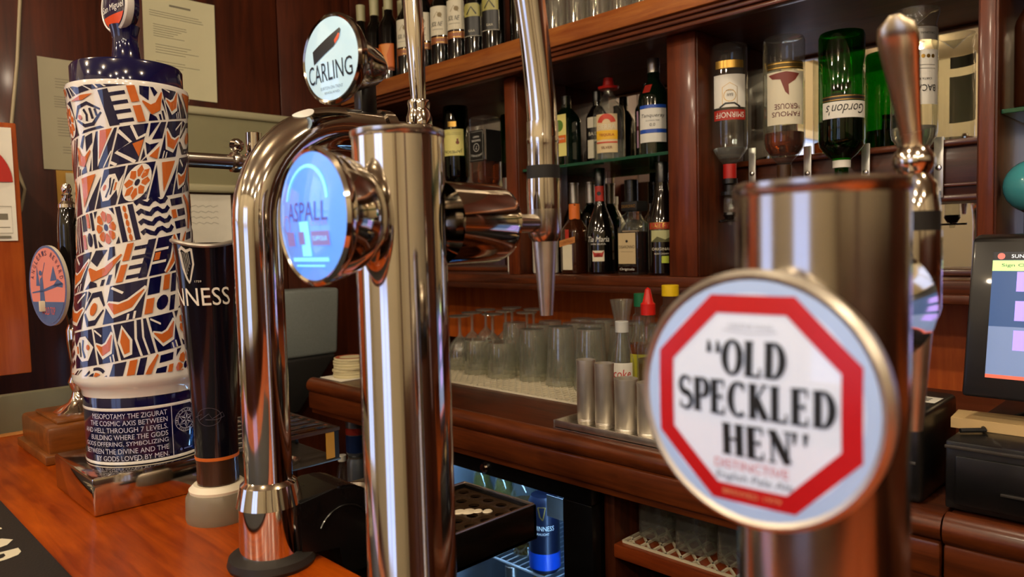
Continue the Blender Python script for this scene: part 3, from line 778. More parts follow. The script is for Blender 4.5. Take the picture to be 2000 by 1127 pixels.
def leaf2(): return [B_, ('w', Pg((.1, .05), (.02, .5), (.25, .95), (.46, .5), (.35, .1))), ('o', Pg((.14, .14), (.10, .5), (.25, .84), (.38, .5), (.3, .18))), ('w', Ln([(.6, 0), (.56, .5), (.68, 1)], .07)), ('w', Ln([(.82, 0), (.78, .5), (.88, 1)], .06))]
def waves2(): return [B_] + [('w', Ln([(u / 8, .2 + .28 * k + .07 * sin(u * 1.7)) for u in range(9)], .10)) for k in range(3)]
def zig2(): return [B_, ('w', Ln([(0, .9), (.55, .55), (.1, .35), (.9, .0)], .09)), ('w', Ln([(.4, 1), (.75, .62), (1, .7)], .08)), ('o', Pg((.62, .5), (.98, .58), (.98, .12))), ('w', Ln([(.0, .1), (.25, .0)], .07))]
def bird2(): return [B_, ('w', Ln([(.0, .55), (.3, .32), (.65, .40), (1, .8)], [.14, .42, .40, .12])), ('o', Ln([(.05, .54), (.3, .34), (.65, .42), (.95, .74)], [.04, .26, .24, .03])), ('w', Rc(.62, .0, .68, .16)), ('w', Rc(.78, 0, .84, .2)), ('w', Ln([(.05, .95), (.4, .75)], .06))]
def dots2(): return [B_, ('w', Rc(.3, 0, .7, 1))] + [('o', Ci(.5, .1 + .2 * k, .10, 8)) for k in range(5)]
def comb2(): return [B_] + [('w', Rc(.3, .10 + .2 * k, .74, .18 + .2 * k)) for k in range(5)] + [('w', Rc(.74, 0, 1, 1)), ('o', Rc(.80, .03, 1, .45)), ('o', Rc(.80, .55, 1, .97))]
def tri2(): return [B_, ('w', Pg((.12, 1), (.52, .06), (.88, 1))), ('o', Pg((.22, 1), (.52, .24), (.78, 1))), ('w', Ln([(0, .4), (.2, 0)], .06)), ('w', Ln([(.8, 0), (1, .5)], .06))]
def cres2(): return [B_, ('w', Ln([(.36, 1), (.18, .7), (.18, .35), (.4, 0)], [.2, .34, .34, .2])), ('o', Ln([(.36, 1), (.18, .7), (.18, .35), (.4, 0)], [.06, .2, .2, .06])), ('w', Rc(.5, .64, 1, .71)), ('w', Rc(.5, .3, 1, .37)), ('o', Rc(.78, .40, .98, .61))]
MOT = [flower2, flower, wheel, fish, fish2, leaf2, waves, zig2, zig, bird, bird2, dots2, comb, tri2, cres2, crescent, blocks, eye, wheel2, tri, leaf, bird]
rb = profile_r(bp[:-1])
SL = .20; BH = .056; C2 = .245
blue = []; orange = []; white = []; blue2 = []
rr = random.Random(5)
band = -2
last = None
while True:
    z0 = .131 + band * BH + .03
    if z0 - SL * C2 > .56: break
    shear = rr.choice((-.012, .010, .016, -.008))
    u = -C2
    while u < C2 - .015:
        w = rr.choice((.026, .032, .040, .048))
        if u + w > C2 - .02: w = C2 - u
        mo = rr.choice([m_ for m_ in MOT if m_ is not last]); last = mo
        if w > .045 and mo in (leaf, dots): mo = fish
        flipx = rr.random() < .4
        for c_, (vs, fs) in mo():
            q = []
            for a, b_ in vs:
                if flipx: a = 1 - a
                uu = u + .0014 + a * (w - .0028) + (b_ - .5) * shear; vv = z0 + .0016 + b_ * (BH - .0032) + SL * uu
                q.append((uu, vv))
            lo = min(p[1] for p in q); hi = max(p[1] for p in q)
            if hi < .135 or lo > .551: continue
            q = [(a, min(.5515, max(.1345, b_))) for a, b_ in q]
            {'b': blue, 'o': orange, 'w': white, 'B': blue2}[c_].append((q, fs))
        u += w
    band += 1
# u is measured on a mean radius so that the bands close round the body
def wrapc(off):
    def fn(u, v):
        R = rb(v); a = rad(-105) + u / .078
        return Vector(((R + off) * cos(a), (R + off) * sin(a), v))
    return fn
for nm, sh, m_, off in (('navy_pattern', blue, nvy, .0005), ('white_pattern', white, cer, .0009), ('orange_pattern', orange, orn, .0013), ('navy_detail', blue2, nvy, .0013)):
    print_on(nm, sh, wrapc(off), m_, bod, .007, bend=True)['kind'] = 'stuff'
# its serving pipe and tap
MB().lathe([(.0145, .065), (.0145, .075), (.0125, .077), (.0125, .145), (.0165, .147), (.0175, .153), (.0165, .159), (.0125, .161), (.0125, .178)], 28, (0, 0, .46), 'x').build('serving_pipe', CHROME_SOFT, t)
MB().lathe([(0, .36), (.006, .36), (.011, .43), (.0155, .44), (.0155, .475), (.013, .478), (.0125, .512), (.0, .515)], 28, (.186, 0, 0), caps=False).build('tap_body', CHROME, t)
MB().lathe([(0, -.012), (.008, -.010), (.012, 0), (.008, .010), (0, .012)], 20, (.155, -.004, .488), 'y').build('flow_knob', CHROME, t)
MB().tube([(.155, -.004, .47), (.155, -.004, .482)], .004, 10).build('knob_stem', CHROME, t)

t.scale = (1, 1, .935)
# ---- sixth: hand pump
t = thing('hand_pump', 'traditional hand pump with black handle on moulded oak base', 'hand pump', (.366, 1.472, 1.08))
oak = wood('oak_base', '#5a2e0c', '#8a501c', 'x', 8, .3, .3)
MB().box(-.077, .085, -.092, .107, .0, .016, .003).build('base_foot', oak, t)
MB().box(-.070, .078, -.085, .100, .014, .060, .006, 2).build('base_block', oak, t)
MB().box(-.052, .060, -.067, .082, .059, .066, .003).build('base_panel', oak, t)
MB().lathe([(.040, .066), (.041, .069), (.034, .074), (.018, .082), (.012, .092), (.010, .10), (.014, .11), (.016, .118), (.011, .13), (.010, .15), (.014, .19), (.014, .21), (.010, .22)], 36).build('chrome_pillar', CHROME, t)
MB().lathe([(.010, .22), (.0125, .235), (.0165, .28), (.0185, .34), (.0175, .39), (.0145, .42), (.012, .425)], 32).build('handle', pm('black_gloss', '#0a0908', .08, coat=.6), t)
MB().lathe([(.0145, .424), (.014, .43), (.0085, .436), (.009, .440), (.006, .443), (.009, .446), (.006, .449), (.0075, .452), (.0085, .458), (.006, .465), (0, .467)], 28).build('finial', CHROME, t)
MB().box(-.052, -.012, -.004, .004, .246, .264, .001).build('badge_clip', pm('cream_plastic', '#dcd0b4', .5), t)
bc_ = (-.040, -.012, .290)
def ell(rx, ry, n=40): return [(rx * cos(2 * pi * k / n), ry * sin(2 * pi * k / n)) for k in range(n)]
na = rad(20)
bn = Vector((-cos(na), -sin(na), 0)); brt = Vector((0, 0, 1)).cross(bn)
o = Vector(bc_)
MB().prism(ell(.050, .069), o, brt, (0, 0, 1), -bn * .006).build('pump_badge', pm('cream_card', '#d8cdb8', .5), t)
bd = t.children[-1]
pf = lambda k: flat(o + bn * k, brt, (0, 0, 1))
print_on('badge_border', [(ell(.050, .069), [tuple(range(40))])], pf(.0004), pm('slate_blue', '#56618a', .4), bd)
print_on('badge_sky', [(ell(.0465, .065), [tuple(range(40))])], pf(.0007), pm('salmon', '#d98472', .4), bd)
low = [(.0465 * cos(rad(a)), .065 * sin(rad(a))) for a in range(205, 336, 10)]
print_on('badge_scene', [(low, [tuple(range(14))]), Ln([(-.042, -.012), (-.01, -.008), (.02, .0), (.04, .004)], [.002, .004, .006, .003]), Pg((.015, .0), (.028, .012), (.042, .004), (.04, -.003)), Pg((-.022, -.03), (-.019, .012), (-.012, .016), (-.008, -.03)), Ci(-.017, .022, .0045, 10), Ln([(-.014, .014), (-.004, .04)], .0014), Pg((.008, .008), (.018, .034), (.026, .01)), Pg((-.03, .0), (-.026, .035), (-.02, .0))], pf(.001), pm('dusk_blue', '#4a5d86', .4), bd)
arc_t = "ANGLER'S REWARD"
q = []
for i, ch in enumerate(arc_t):
    if ch == ' ': continue
    a = rad(165 - i * 150 / (len(arc_t) - 1))
    q.append(T(ch, .040 * cos(a), .056 * sin(a), .005, .0085, 0, math.atan2(sin(a) / .056, cos(a) / .040) - pi / 2))
print_on('badge_lettering', q, pf(.0013), pm('plum_print', '#4a3048', .4), bd)
print_on('badge_name', [T('WOLD TOP', 0, -.043, .036, .013)], pf(.0016), pm('coral_print', '#d8604e', .4), bd)

# ---- drip trays on the staff side
t = thing('drip_tray', 'black perforated drip tray with spilt foam beneath the chrome tap', 'drip tray', (.49, .66, 1.035))
MB().box(-.128, .02, .03, .11, -.012, -.001).build('bracket', BLACKM, t)
m = MB(); m.box(0, .195, 0, .142, 0, .004); m.box(0, .195, 0, .006, 0, .045, .001); m.box(0, .195, .136, .142, 0, .045, .001); m.box(0, .006, 0, .142, 0, .045, .001); m.box(.189, .195, 0, .142, 0, .045, .001)
m.build('pan', pm('tray_black', '#100e0c', .25, metal=.3), t)
m = MB()
m.tube([(.003, .003, .0455), (.192, .003, .0455), (.192, .139, .0455), (.003, .139, .0455), (.003, .003, .0455)], .0022, 8)
m.build('rim', CHROME_SOFT, t)
gm = MB()
bmg = gm.bm
nx, ny = 7, 5
cellx, celly = .181 / nx, .128 / ny
for i in range(nx):
    for j in range(ny):
        cx0, cy0 = .007 + cellx * (i + .5), .007 + celly * (j + .5)
        sqr = [(cx0 + max(-1, min(1, 1.5 * cos(a))) * cellx / 2, cy0 + max(-1, min(1, 1.5 * sin(a))) * celly / 2) for a in [2 * pi * k / 16 for k in range(16)]]
        cir = [(cx0 + .0075 * cos(2 * pi * k / 16), cy0 + .0075 * sin(2 * pi * k / 16)) for k in range(16)]
        A = [bmg.verts.new((x, y, .040)) for x, y in sqr]; B = [bmg.verts.new((x, y, .0395)) for x, y in cir]; Cc = [bmg.verts.new((x, y, .036)) for x, y in cir]
        for k in range(16):
            l = (k + 1) % 16
            bmg.faces.new((A[k], A[l], B[l], B[k])); bmg.faces.new((B[k], B[l], Cc[l], Cc[k]))
gm.build('perforated_plate', pm('plate_bronze', '#4a3624', .25, metal=.7, var=.1), t)
m = MB()
for x, y, r in ((.155, .085, .010), (.168, .078, .009), (.182, .074, .010), (.196, .066, .008), (.205, .058, .009), (.214, .05, .006), (.222, .040, .006)):
    m.lathe([(r, 0), (r * .8, .0014), (0, .0016)], 14, (x - .077, y, .0401), sx=1.2)
m.build('foam', pm('beer_foam', '#d9cdb2', .4), t)
t = thing('drip_tray', 'stainless drip tray with round dished rim beside the black tap shroud', 'drip tray', (.413, .86, 1.03))
m = MB(); m.box(0, .245, 0, .155, 0, .02, .002)
m.build('pan', STEEL, t)
MB().lathe([(.072, .02), (.073, .026), (.069, .026), (.066, .021), (.03, .0203), (0, .0203)], 48, (.16, .078, 0), caps=False).build('dished_ring', CHROME_SOFT, t)
t = thing('drip_tray', 'two-tier steel drip stand with slotted grille and yellow sticker', 'drip tray', (.413, 1.165, 1.02))
m = MB(); m.box(.0, .29, 0, .225, .02, .024, .001)
m.build('lower_plate', pm('dull_steel', '#5d5850', .4, metal=.8), t)
MB().lathe([(.032, .024), (.033, .029), (.029, .029), (.026, .0245), (0, .0245)], 36, (.20, .05, 0), caps=False).build('cup_ring', CHROME_SOFT, t)
m = MB()
for y in (.0, .218): m.box(0, .29, y, y + .007, .074, .080)
for x in (.0, .283): m.box(x, x + .007, .007, .218, .074, .080)
for k in range(1, 7): m.box(.007, .283, .007 + k * .0302 - .0045, .007 + k * .0302 + .0045, .075, .079)
for x in (.10, .19): m.box(x - .003, x + .003, .007, .218, .0745, .0795)
m.build('grille', CHROME_SOFT, t)
m = MB(); m.box(.0, .288, .2195, .2245, .024, .074); m.box(0, .005, .004, .219, .024, .074); m.box(.282, .288, .15, .219, .024, .074); m.box(.279, .288, .001, .010, .024, .074)
m.build('dark_sides', BLACKM, t)
MB().box(.262, .279, .001, .0025, .026, .073).build('warning_sticker', pm('yellow_sticker', '#c48a1c', .5), t)
# ================================================================ bottles
LIQ = {}
def liquid(col):
    if col not in LIQ:
        LIQ[col] = pm('liquid_' + col.lstrip('#'), col, .05, trans=.9, ior=1.33)
    return LIQ[col]
LG = 'spirit bottles on the back bar'
def bottle(name, label, loc, prof, glass, cap=None, capm=None, liq=None, lev=(.004, .1), marks=(), inv=False, sq=0, rz=0., group=None, seg=32):
    """prof from the base up; marks: (part, angle, width, z0, z1, colour, [(text/shape list, colour)])"""
    t = thing(name, label, 'bottle', loc, rz, group, (pi, 0, 0) if inv else None)
    MB().lathe(prof, seg, sq=sq, caps=False).build('glass', glass, t)
    pr = profile_r([p for i, p in enumerate(prof) if i == 0 or p[1] > prof[i - 1][1]])
    if liq:
        zs = [lev[0] + (lev[1] - lev[0]) * k / 14 for k in range(15)]
        MB().lathe([(max(.003, pr(z) - .0025), z) for z in zs], seg, sq=sq).build('liquid', liquid(liq), t)
    if cap: MB().lathe(cap, 24, caps=True).build('cap', capm, t)
    for part, ang, w, z0, z1, mat, prints in marks:
        if sq:       # flat-sided bottle: the label lies on one face
            r = pr((z0 + z1) / 2); ca, sa = cos(ang), sin(ang)
            k = 1 / (abs(ca) ** sq + abs(sa) ** sq) ** (1 / sq)
            o = Vector((ca * (r * k + .0008), sa * (r * k + .0008), 0)); ux = Vector((-sa, ca, 0))
            mk = lambda e: flat(o + Vector((ca, sa, 0)) * e, ux, (0, 0, 1))
        else:
            mk = lambda e, a=ang: wrap(pr, a, 0, .0006 + e)
        l = print_on(part, [Rc(-w / 2, z0, w / 2, z1)], mk(0), mat, t, 0 if sq else .004, bend=(not sq))
        for i, (sh, m_) in enumerate(prints):
            print_on('print', sh, mk(.0004 * (i + 1)), m_, l, 0 if sq else .004)
    return t
def std(r, h, sh=.62, nr=.0135, nz=.80, lip=True):
    """usual spirit bottle outline"""
    p = [(0, .002), (r * .86, 0), (r * .97, .003), (r, .010), (r, h * sh), (r * .96, h * (sh + .035)), (r * .78, h * (sh + .09)), (nr * 1.35, h * (nz - .02)), (nr, h * nz), (nr, h * .99)]
    if lip: p += [(nr + .001, h * .985), (nr + .001, h)]
    return p
ck = lambda r, z0, z1: [(r, z0), (r, z1 - .001), (r - .001, z1)]
creamL = pm('cream_label', '#cfc8b0', .6); blackL = pm('black_label', '#141312', .4); goldL = pm('gold_foil', '#a8853f', .3, metal=.8); redL = pm('red_label', '#9c2416', .5)
whiteL = pm('white_label', '#d8d6cc', .55); yellowL = pm('pale_yellow_label', '#d6cd7a', .55); orangeL = pm('orange_label', '#c8641e', .5); pinkL = pm('pink_label', '#b08aa0', .5); brownP = pm('brown_print', '#6e3418', .5)
blueL = pm('blue_label', '#1d49a8', .4); greyL = pm('silver_label', '#8f8d88', .35, metal=.4); greenP = pm('green_print', '#557a2a', .5); maroon = pm('maroon_print', '#5a1828', .5)
darkglass = pm('near_black_glass', '#060505', .06, coat=.6); brownglass = thin_glass('brown_glass', '#6a3a10', 1.5); bottle_green = pm('deep_green_glass', '#06140a', .06, coat=.6)
silver = pm('silver_cap', '#aaa69e', .3, metal=.9); redc = pm('red_cap', '#a01a14', .35); blackc = BLACKP; whitec = pm('white_cap', '#d9d6cc', .4); yellowc = pm('yellow_cap', '#d8b412', .4); greenc = pm('green_cap', '#0f5a34', .4)
V = rad(208)     # labels turned a little towards the taps
IA = rad(-211)   # the same for a bottle hung neck down
# ---- hung neck down in the optics
OG = 'bottles hung neck-down in the optics'
def inv_prof(r, h): return [(0, .006), (r * .7, .002), (r * .94, 0), (r, .008), (r, h * .74), (r * .95, h * .78), (r * .7, h * .835), (.018, h * .88), (.0145, h * .9), (.0145, h)]
HB = .318
bottle('spirit_bottle', 'clear vodka bottle hung neck-down with red and white label', (1.665, .921, 1.884), inv_prof(.0435, HB), GLASS, [(.016, .283), (.016, HB + .002)], redc, '#dfe2e0', (.245, .27), [
    ('gold_band', IA, .07, .042, .060, goldL, []),
    ('label', IA, .082, .075, .152, whiteL, [([Rg(0, .125, .013, .0145, 20), Ln([(-.017, .145), (-.017, .105), (0, .095), (.017, .105), (.017, .145)], .0012)], goldL), ([T('RAW', 0, .123, .014, .008), T('VODKA', 0, .113, .018, .003), Ln([(-.024, .152), (-.01, .143), (.01, .143), (.024, .152)], .004)], blackL)]),
    ('name_band', IA, .082, .158, .182, redL, [([T('SMIRNOFF', 0, .170, .07, .013)], whiteL)])], inv=True, group=OG)
bottle('spirit_bottle', 'clear whisky bottle hung neck-down with grouse bird on white label', (1.665, .783, 1.873), inv_prof(.0455, HB), GLASS, [(.0165, .287), (.0165, HB + .002)], pm('dark_amber_cap', '#3a2414', .3), '#8a3c0c', (.215, .262), [
    ('gold_band', IA, .088, .060, .078, pm('olive_gold', '#4a3c18', .4, metal=.5), [([Rc(-.044, .063, .044, .065), Rc(-.044, .073, .044, .075)], goldL)]),
    ('label', IA, .090, .082, .200, creamL, [([Pg((-.03, .088), (.0, .083), (.04, .088), (.03, .098), (.012, .100), (.002, .128), (-.006, .136), (-.005, .112), (-.02, .102))], pm('bird_brown', '#6e2c22', .5)), ([T('THE', -.026, .162, .012, .006), T('FAMOUS', 0, .177, .062, .011), T('GROUSE', 0, .160, .05, .012)], maroon)])], inv=True, group=OG)
bottle('spirit_bottle', 'green gin bottle hung neck-down with white script label', (1.665, .653, 1.856), inv_prof(.047, .31), GREENG, [(.0185, .268), (.0185, .288)], whitec, '#0f3a14', (.185, .262), [
    ('collar_label', IA, .10, .138, .150, blackL, [([Rc(-.05, .1395, .05, .141), Rc(-.05, .147, .05, .1485)], goldL)]),
    ('label', IA, .10, .151, .186, whiteL, [([T("Gordon's", 0, .168, .082, .021, .25)], blackL)])], inv=True, group=OG)
bottle('spirit_bottle', 'clear white rum bottle hung neck-down with tall white label', (1.665, .508, 1.868), [(0, .03), (.030, .004), (.0445, 0), (.045, .006), (.039, .032), (.043, .042)] + inv_prof(.043, .325)[4:], GLASS, [(.0155, .29), (.0155, .327)], blackc, '#dfe3dc', (.232, .27), [
    ('silver_band', IA, .082, .040, .066, greyL, [([T('ORIGINAL PREMIUM', 0, .053, .06, .004)], blackL)]),
    ('label', IA, .084, .085, .192, whiteL, [([Ci(-.025 + .01 * k, .098, .004, 8) for k in range(6)], goldL), ([T('BACARDI', 0, .160, .062, .013), T('CARTA BLANCA', 0, .142, .044, .004), Ln([(-.03, .122), (.03, .122)], .0006), Ln([(-.03, .115), (.03, .115)], .0006)], blackL)])], inv=True, group=OG)
bottle('spirit_bottle', 'green whiskey bottle hung neck-down with pale yellow label', (1.665, 1.940, 1.890), inv_prof(.043, .315), DKGREEN, [(.016, .283), (.016, .317)], blackc, '#0c1c0c', (.175, .255), [
    ('gold_band', IA, .03, .055, .072, goldL, []),
    ('label', IA, .080, .080, .168, yellowL, [([Ci(-.018, .125, .006, 12), Rc(-.021, .112, -.015, .121)], brownP), ([T('JAMESON', 0, .155, .066, .012, 0, 0, .004), Ln([(-.03, .093), (.03, .093)], .0006), Ln([(-.03, .098), (.03, .098)], .0006)], blackL)])], inv=True, group=OG)
bottle('spirit_bottle', 'square whiskey bottle hung neck-down with black label', (1.665, 1.795, 1.835), [(0, .004), (.036, 0), (.039, .006), (.039, .20), (.034, .215), (.018, .235), (.0145, .24), (.0145, .27)], GLASS, [(.016, .245), (.016, .272)], blackc, '#8a3c0c', (.14, .225), [
    ('label', pi, .066, .045, .145, blackL, [([T("JACK DANIEL'S", 0, .126, .052, .008, 0, 0, .004), Rg(0, .100, .012, .0135, 20), T('7', 0, .100, .007, .011), T('TENNESSEE', 0, .078, .044, .006), T('WHISKEY', 0, .066, .03, .006), Ln([(-.031, .05), (.031, .05), (.031, .14), (-.031, .14), (-.031, .05)], .0006)], whiteL)]),
    ('side_label', -pi / 2 + 2 * pi, .066, .045, .145, blackL, []), ('side_label', pi / 2, .066, .045, .145, blackL, [])], inv=True, sq=7, group=OG)
# optics: bracket on the board, cup round the neck, measure and lever
def optic(y, z, label):
    t = thing('optic_measure', label, 'optic', (1.665, y, z), 0, 'spirit optics on the board')
    m = MB(); m.box(.052, .056, -.040, -.022, -.05, .075, .001); m.box(.0, .056, -.036, -.026, -.045, -.035, .001)
    m.build('bracket', pm('bracket_steel', '#c9c7c0', .3, metal=.7), t)
    MB().lathe([(0, -.004), (.005, -.003), (.0065, 0)], 14, (.052, -.031, .012), 'x', caps=False).build('screw', CHROME_SOFT, t)
    MB().lathe([(0, .0), (.0185, .0), (.0185, -.012), (.014, -.016), (.014, -.03), (.023, -.032), (.023, -.040), (.012, -.044)], 24).build('seat_cup', BLACKP, t)
    MB().lathe([(.012, -.044), (.0155, -.048), (.0155, -.085), (.009, -.095), (.005, -.112), (0, -.112)], 24, caps=False).build('measure_chamber', GLASST, t)
    m = MB(); m.lathe([(.016, -.082), (.017, -.088), (.010, -.1), (.0, -.1)], 20); m.tube([(-.045, 0, -.103), (-.02, 0, -.1), (.01, 0, -.1)], .0025, 8); m.tube([(0, -.03, -.103), (0, .03, -.103)], .0022, 8)
    m.build('lever_bar', BLACKP, t)
    return t
for y, z, s in ((.921, 1.566, 'black optic measure with steel bracket under the vodka bottle'), (.783, 1.555, 'black optic measure with steel bracket under the grouse whisky bottle'), (.653, 1.546, 'black optic measure with steel bracket under the green gin bottle'), (.508, 1.543, 'black optic measure with steel bracket under the white rum bottle'), (1.940, 1.575, 'black optic measure with steel bracket under the yellow-label whiskey'), (1.795, 1.565, 'black optic measure with steel bracket under the square whiskey bottle')):
    optic(y, z, s)
# ---- on the glass shelf
GZ = 1.6423
bottle('liqueur_bottle', 'square dark green herbal liqueur bottle with stag label on glass shelf', (1.675, 1.452, GZ), std(.034, .205, .66, .012, .84), bottle_green, ck(.014, .182, .207), blackc, None, marks=[
    ('label', pi, .056, .030, .150, yellowL, [([Ci(0, .118, .017, 16)], greenP), ([Rc(-.027, .068, .027, .090)], orangeL), ([T('JAGERMEISTER', 0, .079, .044, .006)], whiteL)])], sq=5, group=LG)
bottle('spirit_bottle', 'slim black bottle with cream and black label beside the tequila', (1.735, 1.385, GZ), std(.033, .215, .64, .012, .82), darkglass, ck(.0135, .19, .217), blackc, None, marks=[
    ('label', V, .055, .022, .140, creamL, [([Rc(-.0275, .075, .0275, .11)], blackL), ([T('BAILEY', 0, .092, .042, .010)], creamL)])], group=LG)
bottle('tequila_bottle', 'clear tequila bottle with orange and yellow label and red hat cap', (1.685, 1.303, GZ), [(0, .003), (.038, 0), (.0445, .006), (.0445, .135), (.042, .150), (.030, .163), (.022, .170), (.024, .178), (.018, .186), (.014, .190), (.014, .205)], GLASS, [(.010, .203), (.027, .204), (.030, .210), (.016, .214), (.013, .235), (.0, .238)], redc, '#d9dcd4', (.005, .06), [
    ('label', V, .062, .024, .130, pm('straw_label', '#c9b48a', .5), [([Rc(-.031, .060, .031, .085)], pm('mustard_label', '#d9a81c', .5)), ([Rg(0, .104, .012, .026, 16, .15, pi - .15), Rc(-.03, .050, .03, .054)], pm('brick_red', '#b8381c', .5)), ([T('SIERRA', 0, .095, .05, .013)], creamL), ([T('TEQUILA', 0, .072, .042, .008)], redL), ([T('SILVER', 0, .038, .03, .007)], brownP)])], group=LG)
bottle('gin_bottle', 'green bottle with pink label behind the tequila', (1.745, 1.214, GZ), std(.035, .21, .66, .013, .82), DKGREEN, ck(.0145, .19, .212), blackc, '#14301a', (.005, .1), [
    ('label', V, .062, .035, .135, pinkL, [([Rc(-.031, .082, .031, .094)], maroon), ([T('PINK', 0, .06, .03, .012)], maroon)])], group=LG)
bottle('gin_bottle', 'dark green gin bottle with white label and blue bands, silver cap', (1.685, 1.152, GZ), [(0, .003), (.036, 0), (.0415, .006), (.0415, .150), (.039, .165), (.028, .185), (.019, .197), (.0165, .205), (.0155, .235)], bottle_green, [(.0165, .222), (.0165, .235), (.0172, .237), (.0172, .258), (.016, .260)], silver, None, marks=[
    ('label', V, .078, .070, .124, whiteL, [([T('Tanqueray', 0, .104, .066, .012, .2), T('ALCOHOL FREE', 0, .092, .036, .003), T('0.0', 0, .081, .014, .008)], blackL)]),
    ('blue_band', V, .078, .1245, .133, blueL, []), ('blue_band', V, .078, .060, .0695, blueL, []), ('lower_label', V, .078, .036, .0595, whiteL, []), ('seal', rad(182), .022, .166, .188, redL, [])], group=LG)
bottle('liqueur_bottle', 'small bottle with gold top and red label beside the glass shelf upright', (1.64, 1.515, GZ), std(.021, .125, .62, .009, .8), darkglass, ck(.0105, .10, .127), goldL, None, marks=[('label', V, .034, .02, .07, redL, [([Rc(-.017, .03, .017, .042)], creamL)])], group=LG)
# ---- on the bottom shelf
BZ = 1.3303
bottle('rum_bottle', 'opaque white rum bottle with palm emblem behind the chrome nozzle', (1.632, 1.508, BZ), std(.039, .235, .60, .013, .82), pm('white_glass_bottle', '#d9d4c4', .25, coat=.4), ck(.0145, .212, .237), whitec, None, marks=[('label', rad(205), .05, .06, .11, whiteL, [([Rg(0, .08, .008, .016, 12, 0, pi), Rc(-.018, .066, .018, .07)], pm('sunset_print', '#c9962e', .5))])], group=LG)
bottle('liqueur_bottle', 'square amber orange liqueur bottle with diagonal banner and white label', (1.655, 1.412, BZ), std(.034, .200, .60, .0125, .80), pm('amber_bottle_glass', '#2e1408', .08, coat=.6), ck(.016, .135, .202), orangeL, None, marks=[
    ('label', pi, .036, .012, .085, creamL, [([Pg((-.03, .078), (.03, .09), (.03, .108), (-.03, .096))], pm('copper_banner', '#b4763e', .5)), ([T('COINTREAU', 0, .093, .05, .008, 0, .2)], brownP)]), ('ribbon', pi, .014, .10, .128, redL, [])], sq=5, group=LG)
for i, (x, y, h) in enumerate(((1.745, 1.49, .27), (1.752, 1.43, .268))):
    bottle('wine_bottle', 'green bottle with silver cap standing behind the amber liqueur', (x, y, BZ), std(.032, h, .58, .0125, .76), DKGREEN, [(.0145, h - .06), (.0145, h - .004), (.016, h - .003), (.016, h + .002)], silver, '#1c3a1a', (.005, .14), marks=[('label', V, .05, .05, .12, creamL, [])], group='silver-capped green bottles')
bottle('coffee_liqueur_bottle', 'black coffee liqueur bottle with white script and red neck label', (1.665, 1.325, BZ), [(0, .003), (.036, 0), (.041, .006), (.0405, .11), (.037, .135), (.026, .165), (.0165, .19), (.014, .205), (.014, .262)], darkglass, [(.0155, .252), (.0155, .296), (.0145, .298)], blackc, None, marks=[
    ('lettering', V, .002, .096, .098, darkglass, [([T('Tia Maria', 0, .098, .066, .015, .2), T('DARK LIQUEUR', 0, .084, .042, .005)], whiteL)]), ('neck_label', V, .028, .205, .247, redL, [([Ci(0, .226, .006, 10)], blackL)]), ('emblem', V, .034, .036, .066, creamL, [([Pg((-.017, .066), (-.012, .048), (0, .058), (.012, .048), (.017, .066), (.01, .06), (-.01, .06))], redL)])], group=LG)
bottle('spirit_bottle', 'clear bottle with tall black cap behind the black liqueur bottle', (1.742, 1.272, BZ), std(.036, .245, .58, .016, .70), GLASS, [(.0195, .20), (.0195, .262), (.018, .264)], blackc, '#7a3a1c', (.005, .1), [('label', V, .05, .04, .12, pm('tan_label', '#b89a7a', .5), [([Rc(-.025, .1, .025, .108)], greenP), ([Rc(-.025, .06, .025, .066)], brownP)])], group=LG)
t = bottle('almond_liqueur_bottle', 'square amber liqueur bottle with tan label and wide black stopper', (1.645, 1.192, BZ), [(0, .003), (.033, 0), (.036, .005), (.036, .120), (.034, .128), (.024, .142), (.015, .150), (.0145, .185)], GLASS, None, None, '#3a1606', (.006, .115), [
    ('label', pi, .056, .030, .112, pm('kraft_label', '#b8a47c', .6), [([T('DISARONNO', 0, .075, .050, .008), Ci(0, .09, .004, 10), Ln([(-.02, .062), (.02, .062)], .0005)], blackL)]),
    ('foot_lettering', pi, .06, .008, .022, pm('dark_amber_glass', '#1c0c06', .1), [([T('Originale', 0, .015, .048, .008, .2)], whiteL)])], sq=6, group=LG)
MB().box(-.026, .026, -.026, .026, .170, .196, .003).build('stopper', BLACKM, t)
print_on('stopper_lettering', [T('DISARONNO', 0, .183, .044, .008)], flat((-.0268, 0, 0), (0, -1, 0), (0, 0, 1)), goldL, t)
bottle('cream_liqueur_bottle', 'dark brown cream liqueur bottle with red arched banner by the upright', (1.640, 1.100, BZ), [(0, .003), (.036, 0), (.0405, .006), (.0405, .125), (.037, .150), (.026, .185), (.018, .215), (.0155, .235), (.015, .262)], pm('cocoa_glass', '#0c0705', .07, coat=.6), [(.0165, .240), (.0165, .290), (.0155, .292)], blackc, None, marks=[
    ('banner', V, .066, .118, .136, redL, [([T('BAILEYS', 0, .127, .056, .011), Ln([(-.032, .119), (.032, .119)], .001), Ln([(-.032, .135), (.032, .135)], .001)], goldL)]),
    ('scene', V, .054, .086, .116, pm('cottage_green', '#a8a878', .5), [([Pg((-.027, .086), (-.01, .10), (.01, .092), (.027, .1), (.027, .086))], pm('field_green', '#4a4a26', .5))]),
    ('lower_lettering', V, .002, .068, .069, blackL, [([T('ORIGINAL', 0, .068, .05, .007), T('IRISH CREAM', 0, .056, .036, .004)], creamL)]), ('seal', rad(222), .018, .032, .05, pm('lime_seal', '#a8b83c', .5), [])], group=LG)
bottle('spirit_bottle', 'clear bottle with short black cap behind the wide black stopper', (1.748, 1.165, BZ), std(.034, .25, .55, .0145, .72), GLASS, [(.0165, .215), (.0165, .262)], blackc, '#8a4a2a', (.005, .09), [('label', V, .05, .04, .11, creamL, [([Rc(-.025, .06, .025, .075)], redL)])], group=LG)
